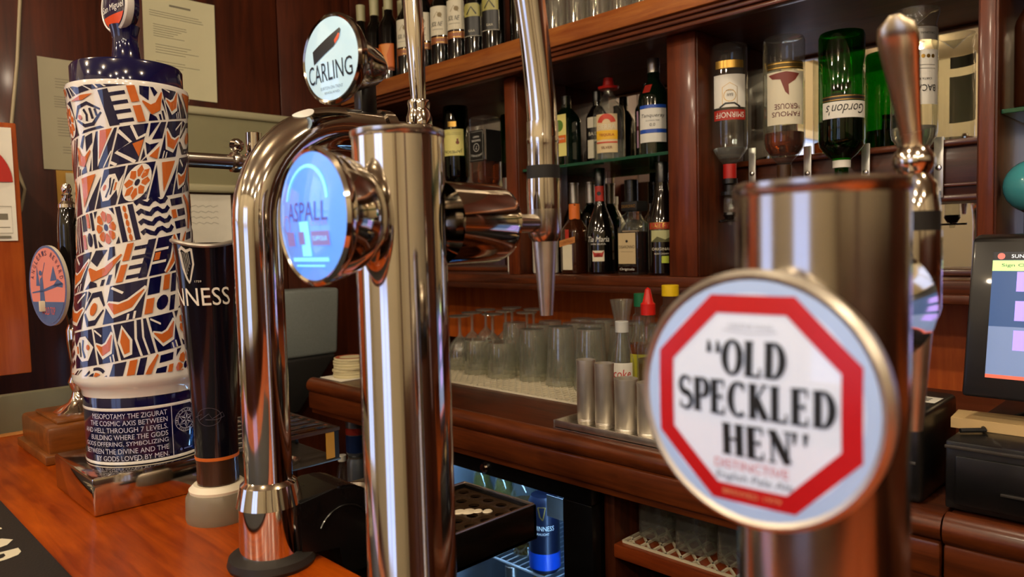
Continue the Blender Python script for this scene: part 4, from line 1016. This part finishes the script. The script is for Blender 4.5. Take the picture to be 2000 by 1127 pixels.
# ---- wine along the canopy
WZ = 1.9923
bk = pm('wine_black_glass', '#050605', .05, coat=.7)
wp = [(0, .004), (.032, 0), (.037, .005), (.037, .185), (.035, .20), (.022, .222), (.0155, .235), (.0145, .30), (.016, .301), (.016, .308)]
def wine(y, x, kind):
    cap = {'c': (pm('cream_capsule', '#a8a47c', .4)), 'k': blackc}
    if kind == 'o':
        return bottle('wine_bottle', 'dark wine bottle with pale capsule and copper-orange label on the canopy', (x, y, WZ), wp, bk, [(.0158, .252), (.0166, .309)], cap['c'], None, marks=[('label', V, .064, .045, .130, orangeL, [([Pg((-.02, .128), (.02, .128), (.006, .09), (.012, .05), (-.012, .05), (-.006, .09))], pm('pale_orange', '#d88a44', .5))]), ('foot_band', V, .064, .038, .052, brownP, [])], group='orange-label wine bottles')
    if kind == 'p':
        return bottle('wine_bottle', 'dark wine bottle with pale capsule behind the orange-label ones', (x, y, WZ), wp, bk, [(.0158, .235), (.0166, .309)], cap['c'], None, group='pale-capsule wine bottles')
    if kind == 'w':
        return bottle('wine_bottle', 'wine bottle with tall cream label and copper band on the canopy', (x, y, WZ), wp, bk, [(.0158, .245), (.0166, .309)], cap['k'], None, marks=[('label', V, .060, .097, .188, creamL, [([Ci(.008, .160, .008, 8), Ln([(-.012, .152), (.0, .17), (.014, .15)], .002)], pm('sepia_print', '#8a7a58', .6)), ([T('SOL NE', -.002, .132, .036, .014, .3), Ln([(-.02, .115), (.018, .115)], .0008)], blackL)]), ('copper_band', V, .060, .070, .092, pm('copper_print', '#8a5030', .4), [([Rc(-.03, .0735, .03, .075), Rc(-.03, .088, .03, .0895)], goldL)])], group='cream-label wine bottles')
    return bottle('wine_bottle', 'wine bottle with black and gold arched label on the canopy', (x, y, WZ), wp, bk, [(.0158, .245), (.0166, .309)], cap['k'], None, marks=[('label', V, .056, .058, .158, blackL, [([Rc(-.027, .118, .027, .150), Pg((-.027, .150), (.027, .150), (.018, .157), (-.018, .157))], pm('antique_gold', '#9a9450', .4)), ([Ln([(-.028, .06), (.028, .06), (.028, .118)], .0012), T('GAIA', 0, .075, .02, .007)], creamL), ([Ln([(-.015, .124), (0, .146), (.015, .124)], .004)], blackL)])], group='black-label wine bottles')
for y, x, k in ((2.335, 1.565, 'o'), (2.25, 1.565, 'o'), (2.165, 1.565, 'o'), (2.29, 1.65, 'p'), (2.20, 1.65, 'p'), (2.06, 1.565, 'w'), (1.965, 1.565, 'w'), (1.878, 1.565, 'w'), (1.796, 1.565, 'w'), (1.716, 1.565, 'b'), (1.636, 1.565, 'b'), (1.55, 1.60, 'p')):
    wine(y, x, k)

# ================================================================ glasses
def glass_shell(prof_out, th=.0022, sq=0, seg=28):
    inn = [(max(0, r - th), z + (th * 2 if i < 1 else 0)) for i, (r, z) in enumerate(prof_out)]
    return MB().lathe([(0, prof_out[0][1])] + prof_out + [(r, z) for r, z in inn[::-1]] + [(0, inn[0][1])], seg, sq=sq, caps=False)
def make_glass(name, label, cat, prof, group, loc, sq=0, mat=GLASST, invert=True):
    o = glass_shell(prof, sq=sq).build(name, mat)
    tag(o, label, cat, group)
    h = prof[-1][1]
    if invert: o.rotation_euler = (pi, 0, 0); o.location = (loc[0], loc[1], loc[2] + h)
    else: o.location = loc
    o['h'] = h
    return o
def again(o, loc, invert=True, rz=0):
    c = o.copy(); COL.objects.link(c)
    c.location = (loc[0], loc[1], loc[2] + (o['h'] if invert else 0))
    return c
MZ = 1.0862
pint = [(.029, 0), (.0300, .004), (.0335, .06), (.0385, .138)]
high = [(.030, 0), (.031, .004), (.0325, .05), (.034, .125)]
wineg = [(.031, 0), (.030, .0015), (.005, .005), (.004, .04), (.006, .055), (.026, .075), (.034, .10), (.031, .145)]
stub = [(.034, 0), (.0355, .003), (.037, .04), (.038, .088)]
rg = random.Random(3)
gp_ = make_glass('pint_glass', 'upturned clear beer glass on the white mat behind the steel cups', 'glass', pint, 'upturned beer glasses on the counter mat', (1.305, 1.075, MZ))
for x, y in ((1.310, 1.165), (1.395, 1.05), (1.395, 1.14), (1.480, 1.0), (1.485, 1.09), (1.485, 1.18)): again(gp_, (x + rg.uniform(-.004, .004), y, MZ))
gh_ = make_glass('highball_glass', 'upturned straight highball glass in the middle of the white mat', 'glass', high, 'upturned highball glasses on the counter mat', (1.310, 1.262, MZ))
for x, y in ((1.390, 1.232), (1.390, 1.32), (1.480, 1.27), (1.480, 1.355), (1.560, 1.06), (1.570, 1.15), (1.565, 1.24), (1.570, 1.32), (1.395, 1.41)): again(gh_, (x + rg.uniform(-.004, .004), y, MZ))
gs_ = make_glass('tumbler', 'upturned squat tumbler at the front of the white mat', 'glass', stub, 'upturned squat tumblers on the counter mat', (1.292, 1.352, MZ))
for x, y in ((1.295, 1.445), (1.570, 1.41)): again(gs_, (x, y, MZ))
gw_ = make_glass('wine_glass', 'upturned stemmed wine glass at the coaster end of the white mat', 'wine glass', wineg, 'upturned wine glasses on the counter mat', (1.480, 1.445, MZ))
for x, y in ((1.395, 1.495), (1.480, 1.53), (1.565, 1.50), (1.395, 1.58), (1.480, 1.615), (1.310, 1.535), (1.565, 1.59)): again(gw_, (x, y, MZ))
gc_ = make_glass('canopy_glass', 'upturned clear tumbler standing on the moulded canopy', 'glass', high, 'upturned tumblers on the canopy', (1.575, 1.39, WZ))
for k in range(1, 9): again(gc_, (1.575 + (k % 2) * .004, 1.39 - k * .073, WZ))
rock = [(.028, 0), (.033, .006), (.034, .012), (.0345, .072)]
gr_ = make_glass('rocks_glass', 'upturned square-based rocks glass on the lattice mat under the counter', 'glass', rock, 'upturned rocks glasses on the under-counter shelf', (1.105, .752, SHZ + .0062), sq=4, mat=thin_glass('heavy_glass', '#e6e8e2', 5.0, .04, .10))
for x, y in ((1.10, .672), (1.185, .735), (1.18, .655), (1.10, .592), (1.18, .575), (1.26, .70), (1.265, .62)): again(gr_, (x, y, SHZ + .0062))
# handled mugs further along
def mug(x, y):
    t = thing('glass_mug', 'upturned glass mug with loop handle on the under-counter shelf', 'mug', (x, y, SHZ), 0, 'upturned glass mugs')
    o = glass_shell([(.036, .10), (.0365, .096), (.038, .05), (.039, .0)]).build('bowl', GLASST, t)
    MB().tube([(-.037, 0, .085), (-.055, 0, .082), (-.064, 0, .06), (-.062, 0, .035), (-.050, 0, .022), (-.037, 0, .022)], .0055, 12).build('handle', GLASST, t)
    return t
for x, y in ((1.13, .36), (1.13, .45), (1.22, .39)): mug(x, y)

# white lattice mats
def lattice(name, label, x0, x1, y0, y1, z, pitch, mat, group=None):
    m = MB(); h = .0042; w = .0017
    def bar(ax, ay, bx, by):
        dx, dy = bx - ax, by - ay; l = math.hypot(dx, dy); nx, ny = -dy / l * w, dx / l * w
        m.prism([(ax + nx, ay + ny), (ax - nx, ay - ny), (bx - nx, by - ny), (bx + nx, by + ny)], (0, 0, z), (1, 0, 0), (0, 1, 0), (0, 0, h))
    for x in (x0, x1): bar(x, y0, x, y1)
    for y in (y0, y1): bar(x0, y, x1, y)
    k = y0 + pitch
    while k < y1: bar(x0, k, x1, k); k += pitch
    c = -(x1 - x0)
    while c < (y1 - y0):
        a, b = max(0, -c), min(x1 - x0, y1 - y0 - c)
        if b - a > .004: bar(x0 + a, y0 + a + c, x0 + b, y0 + b + c)
        c += pitch * 1.25
    return tag(m.build(name, mat, None, 0), label, 'bar mat', group)
matw = pm('white_lattice', '#d6cdb2', .55, var=.05)
lattice('lattice_mat', 'long white plastic lattice mat under the upturned glasses', 1.175, 1.63, 1.33, 1.70, 1.0805, .017, matw)
lattice('lattice_mat', 'white plastic lattice mat under the upturned beer glasses', 1.175, 1.63, .965, 1.327, 1.0805, .017, matw)
lattice('lattice_mat', 'white lattice mat on the orange-edged shelf below the counter', 1.04, 1.34, .545, .79, SHZ + .0005, .026, matw)
lattice('lattice_mat', 'narrow white lattice mat strip next to the upturned glass mugs', 1.04, 1.34, .49, .542, SHZ + .0005, .026, matw)

# ================================================================ on the back counter
CT = 1.0803
t = thing('serving_tray', 'flat brushed steel tray carrying tall steel cups', 'tray', (1.0, .60, CT))
MB().box(0, .135, 0, .315, 0, .003).build('base', STEEL, t)
m = MB()
for a in ((0, .135, 0, .003), (0, .135, .312, .315), (0, .003, .003, .312), (.132, .135, .003, .312)): m.box(*a, .0005, .015, .0008)
m.build('lip', STEEL, t)
for i, (x, y, r, h, s) in enumerate(((1.055, .880, .0175, .120, 'tall slim ribbed steel cup at the end of the steel tray'), (1.052, .835, .0175, .118, 'tall slim ribbed steel cup next to the end of the tray'), (1.05, .785, .0205, .096, 'shorter ribbed steel cup in front of the cola bottle'), (1.05, .738, .0195, .094, 'shorter ribbed steel cup beside the round white badge'), (1.05, .69, .0195, .094, 'short ribbed steel cup standing further along the tray'))):
    c = MB()
    prof = [(0, 0), (r * .95, 0), (r, .003)] + [(r + (.0004 if k % 2 else 0), h * .05 + k * h * .009) for k in range(6)] + [(r, h * .92), (r + .0006, h * .97), (r + .0006, h), (r - .0008, h), (r - .0012, .006), (0, .006)]
    c.lathe(prof, 32, (0, 0, 0), caps=False)
    o = tag(c.build('steel_cup', pm('ribbed_steel', '#ded8cc', .38, .85, var=.1, vs=50)), s, 'cup', 'steel cups on the tray')
    o.location = (x, y, CT + .0032)
cola = bottle('cola_bottle', 'small clear cola bottle with white label and grey cap', (1.20, .905, CT), [(0, .003), (.019, 0), (.0225, .006), (.0235, .03), (.0235, .095), (.022, .105), (.017, .125), (.0125, .145), (.0115, .165)], GLASS, ck(.0135, .158, .180), pm('grey_cap', '#b9bab6', .4), '#1c0a06', (.004, .03), [
    ('label', rad(215), .046, .055, .098, whiteL, [([T('coke', 0, .077, .036, .017, .1)], pm('cola_red', '#b8281e', .4)), ([Rc(-.02, .062, .02, .0635)], greyL)])], group=None)
make_glass('carafe_glass', 'empty flared glass behind the small cola bottle', 'glass', [(.028, 0), (.030, .004), (.022, .09), (.016, .13), (.018, .165), (.026, .205)], None, (1.33, 1.003, MZ), invert=False)
bottle('juice_bottle', 'clear juice bottle with green cap and yellow label', (1.31, .936, CT), std(.028, .215, .56, .0135, .86), GLASS, ck(.0155, .2, .228), greenc, '#c4761c', (.004, .12), [('label', rad(215), .056, .03, .10, pm('lime_label', '#b8b42a', .5), [])])
bottle('sauce_bottle', 'clear squeezy bottle with pointed red nozzle', (1.25, .876, CT), std(.024, .20, .60, .013, .86), GLASS, [(.015, .19), (.015, .212), (.011, .216), (.0055, .242), (0, .246)], pm('red_nozzle', '#c01c14', .35), '#c9b060', (.004, .10), [])
bottle('squash_bottle', 'large clear cordial bottle with bright yellow cap and blue label', (1.375, .905, CT), std(.038, .232, .58, .0165, .86), GLASS, ck(.0185, .219, .243), yellowc, '#c4a43c', (.004, .11), [('label', rad(215), .08, .075, .15, pm('lavender_label', '#6a7cc0', .5), [([Rc(-.04, .10, .04, .118)], whiteL)])])
# stacked beer mats
for i in range(7):
    o = MB().lathe([(0, 0), (.0455, 0), (.0465, .002), (.0465, .0058), (.0455, .0072), (0, .0072)], 20 if i % 2 else 12, caps=False)
    o = tag(o.build('beer_mat', pm('board_cream', '#c9bd94', .8, var=.08, vs=60)), 'cream card beer mat in the stack at the end of the back counter', 'beer mat', 'stacked beer mats')
    o.location = (1.068 + rg.uniform(-.003, .003), 1.70 + rg.uniform(-.003, .003), CT + .0018 + i * .0073)
    o.rotation_euler = (0, 0, rg.uniform(0, 1))
    if i == 6:
        print_on('printed_ring', [Rg(0, .0, .032, .043, 30)], flat((0, 0, .0075), (1, 0, 0), (0, 1, 0)), pm('rust_print', '#a04a30', .7), o)
tag(MB().box(1.005, 1.125, 1.650, 1.752, CT, CT + .0015).build('paper_slip', PAPER, None, 0), 'flat white paper slip under the stack of beer mats', 'paper')
o = tag(MB().lathe([(0, 0), (.035, 0), (.035, .0015), (0, .0015)], 24, (1.10, 1.595, CT), caps=False).build('bottle_top_mat', pm('pale_card', '#d8cdb4', .7)), 'single round printed drip mat lying on the back counter', 'beer mat')
print_on('printed_ring', [Rg(1.10, 1.595, .018, .030, 24)], flat((0, 0, CT + .0018), (1, 0, 0), (0, 1, 0)), pm('rust_print', '#a04a30', .7), o)

# ---- till
dk = pm('till_black', '#0e0d0c', .35, coat=.2, var=.12, vs=20)
t = thing('cash_drawer', 'black steel cash drawer under the till screen', 'cash drawer', (1.0, .268, CT))
MB().box(0, .36, -.42, 0, .004, .088, .003).build('case', dk, t)
MB().box(-.006, .0, -.41, -.012, .012, .072, .002).build('drawer_front', dk, t)
MB().box(-.009, -.006, -.33, -.06, .033, .036, .0005).build('drawer_handle', pm('dark_trim', '#3a3632', .3), t)
MB().box(-.004, .0, -.42, 0, .079, .083, .001).build('top_bead', pm('dark_trim', '#3a3632', .3), t)
for y in (-.02, -.4): MB().lathe([(.008, 0), (.008, .005)], 10, (.02, y, 0)).build('foot', RUBBER, t)
t = thing('till_screen', 'black-framed touchscreen till showing purple buttons on blue', 'till', (1.13, .113, CT + .0885))
MB().box(-.04, .12, -.10, .10, 0, .012, .004).build('stand_foot', dk, t)
MB().box(.02, .05, -.03, .03, .01, .10, .005).build('stand_neck', dk, t)
tl = rad(-13)
def tilt(p): 
    x, y, z = p; z -= .012
    return Vector((-.065 - x * cos(tl) * 1 - z * sin(tl), y, .042 + z * cos(tl) - x * sin(tl) * -1))
m = MB().box(-.028, .0, -.155, .155, .012, .218, .005)
for v in m.bm.verts: v.co = tilt(v.co)
scr = m.build('screen_case', dk, t)
sf = lambda u, v: tilt((.0008, -u, v))
def scrn(n, sh, c, e, k=0.):
    return print_on(n, sh, lambda u, v: tilt((.0008 + k, -u, v)), pm('screen_' + n, c, .3, emit=c, es=e), scr)
print_on('display', [Rc(-.130, .040, .130, .200)], sf, pm('screen_blue', '#27466f', .3, emit='#2f5590', es=.55), scr)
scrn('sky_panel', [Rc(-.130, .044, .130, .105)], '#6f86b4', .5, .0002)
scrn('title_bar', [Rc(-.130, .190, .130, .200)], '#0c1420', .3, .0003)
scrn('sign_off', [Rc(-.130, .176, -.072, .1895)], '#b8e08a', .9, .0004)
scrn('button', [Rc(-.103, .150 - .037 * k, -.04, .175 - .037 * k) for k in range(3)] + [Rc(-.03, .150 - .037 * k, .03, .175 - .037 * k) for k in range(3)], '#a08ce8', .9, .0004)
scrn('red_bar', [Rc(-.130, .040, .130, .0445)], '#d0604a', .7, .0004)
scrn('emblem', [Ci(-.121, .195, .0042, 14)], '#c86a60', .7, .0006)
scrn('title_text', [T('SUNDAY', -.096, .195, .028, .0045)], '#e8eef4', .8, .0006)
scrn('button_text', [T('Sign Off', -.105, .183, .030, .005), T('EDDIE', -.073, .162, .022, .006), T('EMMA', -.073, .125, .022, .006), T('CLERK', -.073, .088, .024, .006)], '#2a2450', .1, .0008)
t = thing('receipt_printer', 'black receipt printer with white label behind the steel tap', 'printer', (1.0, .345, CT))
MB().box(.0, .15, -.052, .085, 0, .118, .008, 3).build('case', dk, t)
MB().box(-.003, .0, -.045, .078, .05, .054, .001).build('paper_slot', pm('dark_trim', '#3a3632', .3), t)
MB().lathe([(0, -.003), (.006, -.002), (.007, 0)], 14, (0, -.02, .026), 'x', caps=False).build('button', pm('lamp_button', '#a8b0b4', .3), t)
print_on('label', [Rc(-.022, .06, .022, .10)], flat((0, -.026, .1186), (0, -1, 0), (1, 0, 0)), whiteL, t)
print_on('label_print', [Rc(-.016, .07 + k * .008, .012, .073 + k * .008) for k in range(3)], flat((0, -.026, .119), (0, -1, 0), (1, 0, 0)), BLACK, t)
o = tag(MB().prism([(-.05, -.03), (.045, -.032), (.05, .022), (-.045, .03)], (0, 0, 0), (0, 1, 0), (1, 0, 0), (0, 0, .013)).build('card_block', pm('cream_block', '#c9ab78', .6, var=.05), None, 0), 'cream block of cards lying on the black cash drawer', 'card block')
o.location = (1.10, .235, CT + .0885)
tag(MB().tube([(1.04, .262, CT + .0925), (1.06, .24, CT + .0925), (1.09, .252, CT + .0925), (1.13, .235, CT + .0925), (1.20, .22, CT + .0925)], .003, 8).build('till_cable', BLACKM), 'black cable trailing over the edge of the cash drawer', 'cable')

tag(MB().box(1.70, 1.702, 1.63, 1.74, 1.3305, 1.455).build('price_card', PAPER, None, 0), 'white card propped on the bottom shelf below the square whiskey bottle', 'card').rotation_euler = (0, 0, 0)
# ---- right-hand bay
t = thing('teal_globe', 'round teal glass globe ornament on a small dark stand', 'ornament', (1.607, .292, BZ))
MB().lathe([(.03, 0), (.03, .01), (.012, .02), (.010, .12), (.022, .128)], 28).build('stand', MAHO, t)
MB().lathe([(0, .122)] + [(.048 * sin(rad(a)), .170 - .048 * cos(rad(a))) for a in range(15, 180, 15)] + [(0, .218)], 36, caps=False).build('globe', pm('teal_glass', '#3f8f98', .15, coat=.5), t)
bottle('spirit_bottle', 'brown spirit bottle on the glass shelf above the teal globe', (1.645, .292, GZ), std(.04, .25, .6, .014, .8), pm('amber_bottle_glass', '#2e1408', .08), ck(.016, .22, .255), blackc, None, marks=[('label', V, .06, .04, .12, brownP, [])])

# ================================================================ left wall: notices
WY = YF - .0205
ink = pm('grey_ink', '#7a7462', .8)
def notice(name, label, cat, x0, x1, z0, z1, mat, rows, y=WY, tiltr=0.):
    cx, cz = (x0 + x1) / 2, (z0 + z1) / 2
    n = 10; w_, h_ = x1 - x0, z1 - z0
    cur = [(-w_ / 2 + w_ * k / n, -.0008 - .004 * (2 * k / n - 1) ** 4) for k in range(n + 1)]      # slight curl off the wall
    m = MB().prism([(u, v - .0004) for u, v in cur] + [(u, v) for u, v in cur[::-1]], (0, 0, -h_ / 2), (1, 0, 0), (0, 1, 0), (0, 0, h_))
    o = tag(m.build(name, mat, None, 60), label, cat)
    o.location = (cx, y, cz); o.rotation_euler = (0, tiltr, 0)
    if rows: print_on('print', rows, lambda u, v: Vector((u, -.0015 - .004 * (2 * u / w_) ** 4, v)), ink, o, .01)
    return o
def para(x0, x1, z1, n, step, seed):
    r_ = random.Random(seed); return [Rc(x0, z1 - k * step - .0016, x0 + (x1 - x0) * r_.uniform(.55, 1), z1 - k * step) for k in range(n)]
notice('wall_notice', 'greyish printed notice pinned to the wood behind the ceramic tap', 'notice', .543, .765, 1.664, 1.974, pm('aged_paper', '#a8a084', .85, var=.08, vs=12), para(-.07, .08, .10, 4, .008, 1) + para(-.075, .08, .05, 5, .007, 2) + para(-.07, .08, -.01, 7, .008, 3) + para(-.06, .06, -.09, 3, .008, 4))
notice('wall_letter', 'white typed letter pinned high on the wood above the whiteboard', 'notice', .826, 1.046, 1.905, 2.215, pm('letter_paper', '#cfc9a4', .85, var=.05, vs=12), [Rc(-.03, .121, .035, .127)] + para(-.09, .09, .10, 3, .007, 5) + para(-.08, .03, .06, 6, .007, 6) + para(-.075, .08, .0, 4, .008, 7) + para(-.075, .06, -.05, 3, .008, 8), tiltr=rad(1))
notice('yellow_folder', 'mustard card backing sheet with paper under the grey notice', 'notice', .572, .80, 1.35, 1.662, pm('mustard_card', '#b58a3c', .8), None)
notice('wall_sheet', 'white sheet over the mustard card behind the black pump handle', 'notice', .594, .80, 1.36, 1.655, pm('sheet_paper', '#c4ba98', .85), para(-.06, .09, .13, 3, .008, 9) + para(.02, .09, .06, 6, .01, 10), y=WY - .006)
notice('handwritten_note', 'white handwritten note stuck below the whiteboard', 'notice', .90, 1.072, 1.33, 1.606, PAPER, [Ln([(-.06 + .008 * k, .10 - j * .018 + .003 * sin(k * 2.1 + j)) for k in range(14)], .0012) for j in range(4)])
t = thing('whiteboard', 'small cream whiteboard with thick pale frame rails on the wall', 'whiteboard', (.905, WY, 1.62))
MB().box(0, .40, -.010, 0, .0, .255).build('board', pm('board_cream_face', '#8f8a68', .5, var=.05), t)
for z in (-.008, .236): MB().box(-.008, .408, -.022, 0, z, z + .026, .008, 3).build('rail', pm('rail_cream', '#b0aa88', .5), t)
print_on('handwriting', [Ln([(.15 + .008 * k, .16 - j * .02 + .002 * sin(k * 2.3 + j)) for k in range(12)], .001) for j in range(3)], flat((0, -.0108, 0), (1, 0, 0), (0, 0, 1)), ink, t)
t = thing('wall_cabinet', 'orange-brown wooden wall cabinet edge carrying a poster', 'cabinet', (0, 2.0, 1.153))
MB().box(-.35, .404, .015, YF - 2.02, 0, .571, .003).build('body', MAHOX, t)
MB().box(-.35, .404, 0, .015, 0, .571, .003).build('door', ORANGEW, t)
t = notice('safety_poster', 'white poster with red half disc on the cabinet door', 'poster', .19, .392, 1.458, 1.712, PAPER, [Rc(.02, -.08, .085, -.066), Rc(.03, -.098, .088, -.096)], y=1.9985)
print_on('red_disc', [Rg(0, 0, .0, .098, 30, 0, pi)], flat((0, -.0066, .005), (1, 0, 0), (0, 0, 1)), pm('poster_red', '#b8281a', .6), t)
print_on('text_panel', [Ln([(-.09, -.05), (.092, -.05), (.092, -.11), (-.09, -.11)], .0012), Rc(.055, -.121, .088, -.116)], flat((0, -.0068, 0), (1, 0, 0), (0, 0, 1)), ink, t)
tag(MB().tube([(.515, WY - .004, 2.6), (.512, WY - .004, 2.12), (.496, WY - .004, 1.95), (.474, WY - .004, 1.785), (.48, WY - .004, 1.66), (.494, WY - .004, 1.606), (.482, WY - .004, 1.55), (.46, WY - .004, 1.50)], .0045, 10).build('wall_cable', pm('cable_cream', '#a89878', .5)), 'pale cable running down the dark wood wall beside the cabinet', 'cable')
# grey dispenser
t = thing('towel_dispenser', 'grey speckled plastic dispenser with dark lower half on the wall', 'dispenser', (1.15, YF - .02, .86))
def disp(z0, z1, x1b, x1t, name, mat):
    m = MB().box(0, .26, -.12, 0, z0, z1, .012, 3)
    for v in m.bm.verts:
        q = (v.co.z - z0) / (z1 - z0)
        if v.co.x > .13: v.co.x += (x1b + (x1t - x1b) * q) - .26
        if v.co.y < -.06: v.co.y += .03 * (1 - q) if name == 'dark_base' else 0
    return m.build(name, mat, t)
disp(.195, .425, .232, .248, 'cover', pm('grey_speckle', '#7d8480', .45, var=.18, vs=160))
disp(.0, .195, .09, .23, 'dark_base', pm('slate_plastic', '#2b2a28', .4))

# ---- under the left end of the counter
def can(x, y, z, label, top, mid, low):
    t = thing('drink_can', label, 'can', (x, y, z))
    MB().lathe([(.020, 0), (.0235, .004), (.0265, .010), (.0265, .118), (.0225, .128), (.0225, .132), (.020, .130), (0, .130)], 32).build('body', top, t)
    for z0, z1, m_ in mid: print_on('band', [Rc(-.08, z0, .08, z1)], wrap(.0265, rad(220)), m_, t, .004)
    MB().lathe([(.0225, .128), (.0235, .1325), (.021, .133)], 32, caps=False).build('rim', silver, t)
SH2 = .7353
sil = pm('can_silver', '#8f98a4', .3, metal=.8); cb = pm('can_blue', '#1c2e5c', .35, metal=.4); cr = pm('can_red', '#8a2418', .4)
can(1.068, 1.690, SH2, 'silver can supporting another can on the low shelf', sil, [(.03, .06, cr)], 0)
can(1.068, 1.690, SH2 + .1335, 'blue and silver energy drink can on top of another can', sil, [(.012, .058, cb), (.060, .078, cr)], 0)
bottle('mixer_bottle', 'small clear mixer bottle with white label beside the stacked cans', (1.055, 1.742, SH2), std(.020, .125, .5, .009, .8), GLASS, ck(.0115, .112, .128), whitec, None, marks=[('label', rad(220), .038, .01, .055, whiteL, [])])
bottle('mixer_bottle', 'short dark mixer bottle with white cap on the low shelf end', (1.048, 1.80, SH2), std(.018, .04, .5, .010, .8), darkglass, ck(.014, .03, .046), whitec)
bottle('beer_bottle', 'green beer bottle with bright neck foil behind the cans', (1.10, 1.625, SH2), std(.028, .22, .55, .012, .75), DKGREEN, ck(.0135, .17, .222), pm('lime_foil', '#7a9a1c', .4), '#1c2a10', (.004, .12), [('label', rad(220), .04, .04, .1, greenP, [])])

# ---- inside the fridge
FZ = .7268
for i, (x, y) in enumerate(((1.165, 1.30), (1.165, 1.225), (1.16, 1.155))):
    if i < 2: bottle('cider_bottle', 'clear cider bottle of yellow cider with oval label inside the fridge', (x, y, FZ), std(.030, .23, .48, .0125, .74), GLASS, ck(.0145, .222, .234), goldL, '#b8a818', (.004, .15), [('label', rad(220), .05, .055, .115, creamL, [([Ci(0, .09, .016, 16, .02)], yellowL)])], group='cider bottles in the fridge')
    else: bottle('cider_bottle', 'fruit cider bottle with white strawberry label inside the fridge', (x, y, FZ), std(.031, .23, .55, .0125, .76), GLASS, ck(.0145, .222, .234), goldL, '#b8860f', (.004, .12), [('label', rad(220), .056, .035, .125, whiteL, [([T('ORCHARD', 0, .112, .05, .014)], blackL), ([Ci(-.008, .048, .006, 10), Ci(.006, .056, .006, 10), Ci(.014, .045, .005, 10)], redL)])])
t = thing('stout_can', 'tall dark stout can with harp and white name inside the fridge', 'can', (1.125, 1.062, FZ))
MB().lathe([(.028, 0), (.032, .005), (.033, .010), (.033, .150), (.028, .160), (.027, .163), (0, .161)], 36).build('body', pm('can_dark', '#161a2c', .3, metal=.3), t)
print_on('base_band', [Rc(-.1, .01, .1, .045)], wrap(.033, rad(215)), pm('can_cobalt', '#1444b0', .3), t, .004)
print_on('lettering', [T('GUINNESS', 0, .10, .052, .010), T('DRAUGHT', 0, .088, .03, .005)], wrap(.033, rad(215)), whiteL, t, .004)
print_on('harp', [Ln([(-.008, .145), (-.004, .125), (.002, .118)], .003), Ln([(-.008, .145), (.008, .145), (.002, .118)], .002)], wrap(.033, rad(215)), goldL, t, .004)
for i, y in enumerate((.985, .93)):
    bottle('alcopop_bottle', 'bright blue drink bottle beside the stout can in the fridge', (1.14 + .03 * i, y, FZ), std(.027, .215, .55, .012, .78), pm('cobalt_bottle', '#1460b8', .15, coat=.4), ck(.0135, .2, .218), silver, None, marks=[('label', rad(215), .04, .04, .11, pm('sky_label', '#7ab4e0', .4), [])], group='blue bottles in the fridge')
tag(MB().box(1.052, 1.053, .92, .985, .882, .925).build('price_tag', pm('grey_card', '#5d5c5a', .6), None, 0), 'grey price card hanging inside the fridge door', 'tag')
t = bottle('wine_bottle', 'dark bottle lying low on the lower fridge shelf', (1.16, 1.20, .3818), std(.037, .30, .6, .014, .78), bk, ck(.016, .25, .302), silver, None)
bottle('wine_bottle', 'dark bottle with foil top beside another on the lower fridge shelf', (1.16, 1.11, .3818), std(.037, .30, .6, .014, .78), bk, ck(.016, .25, .302), goldL, None)
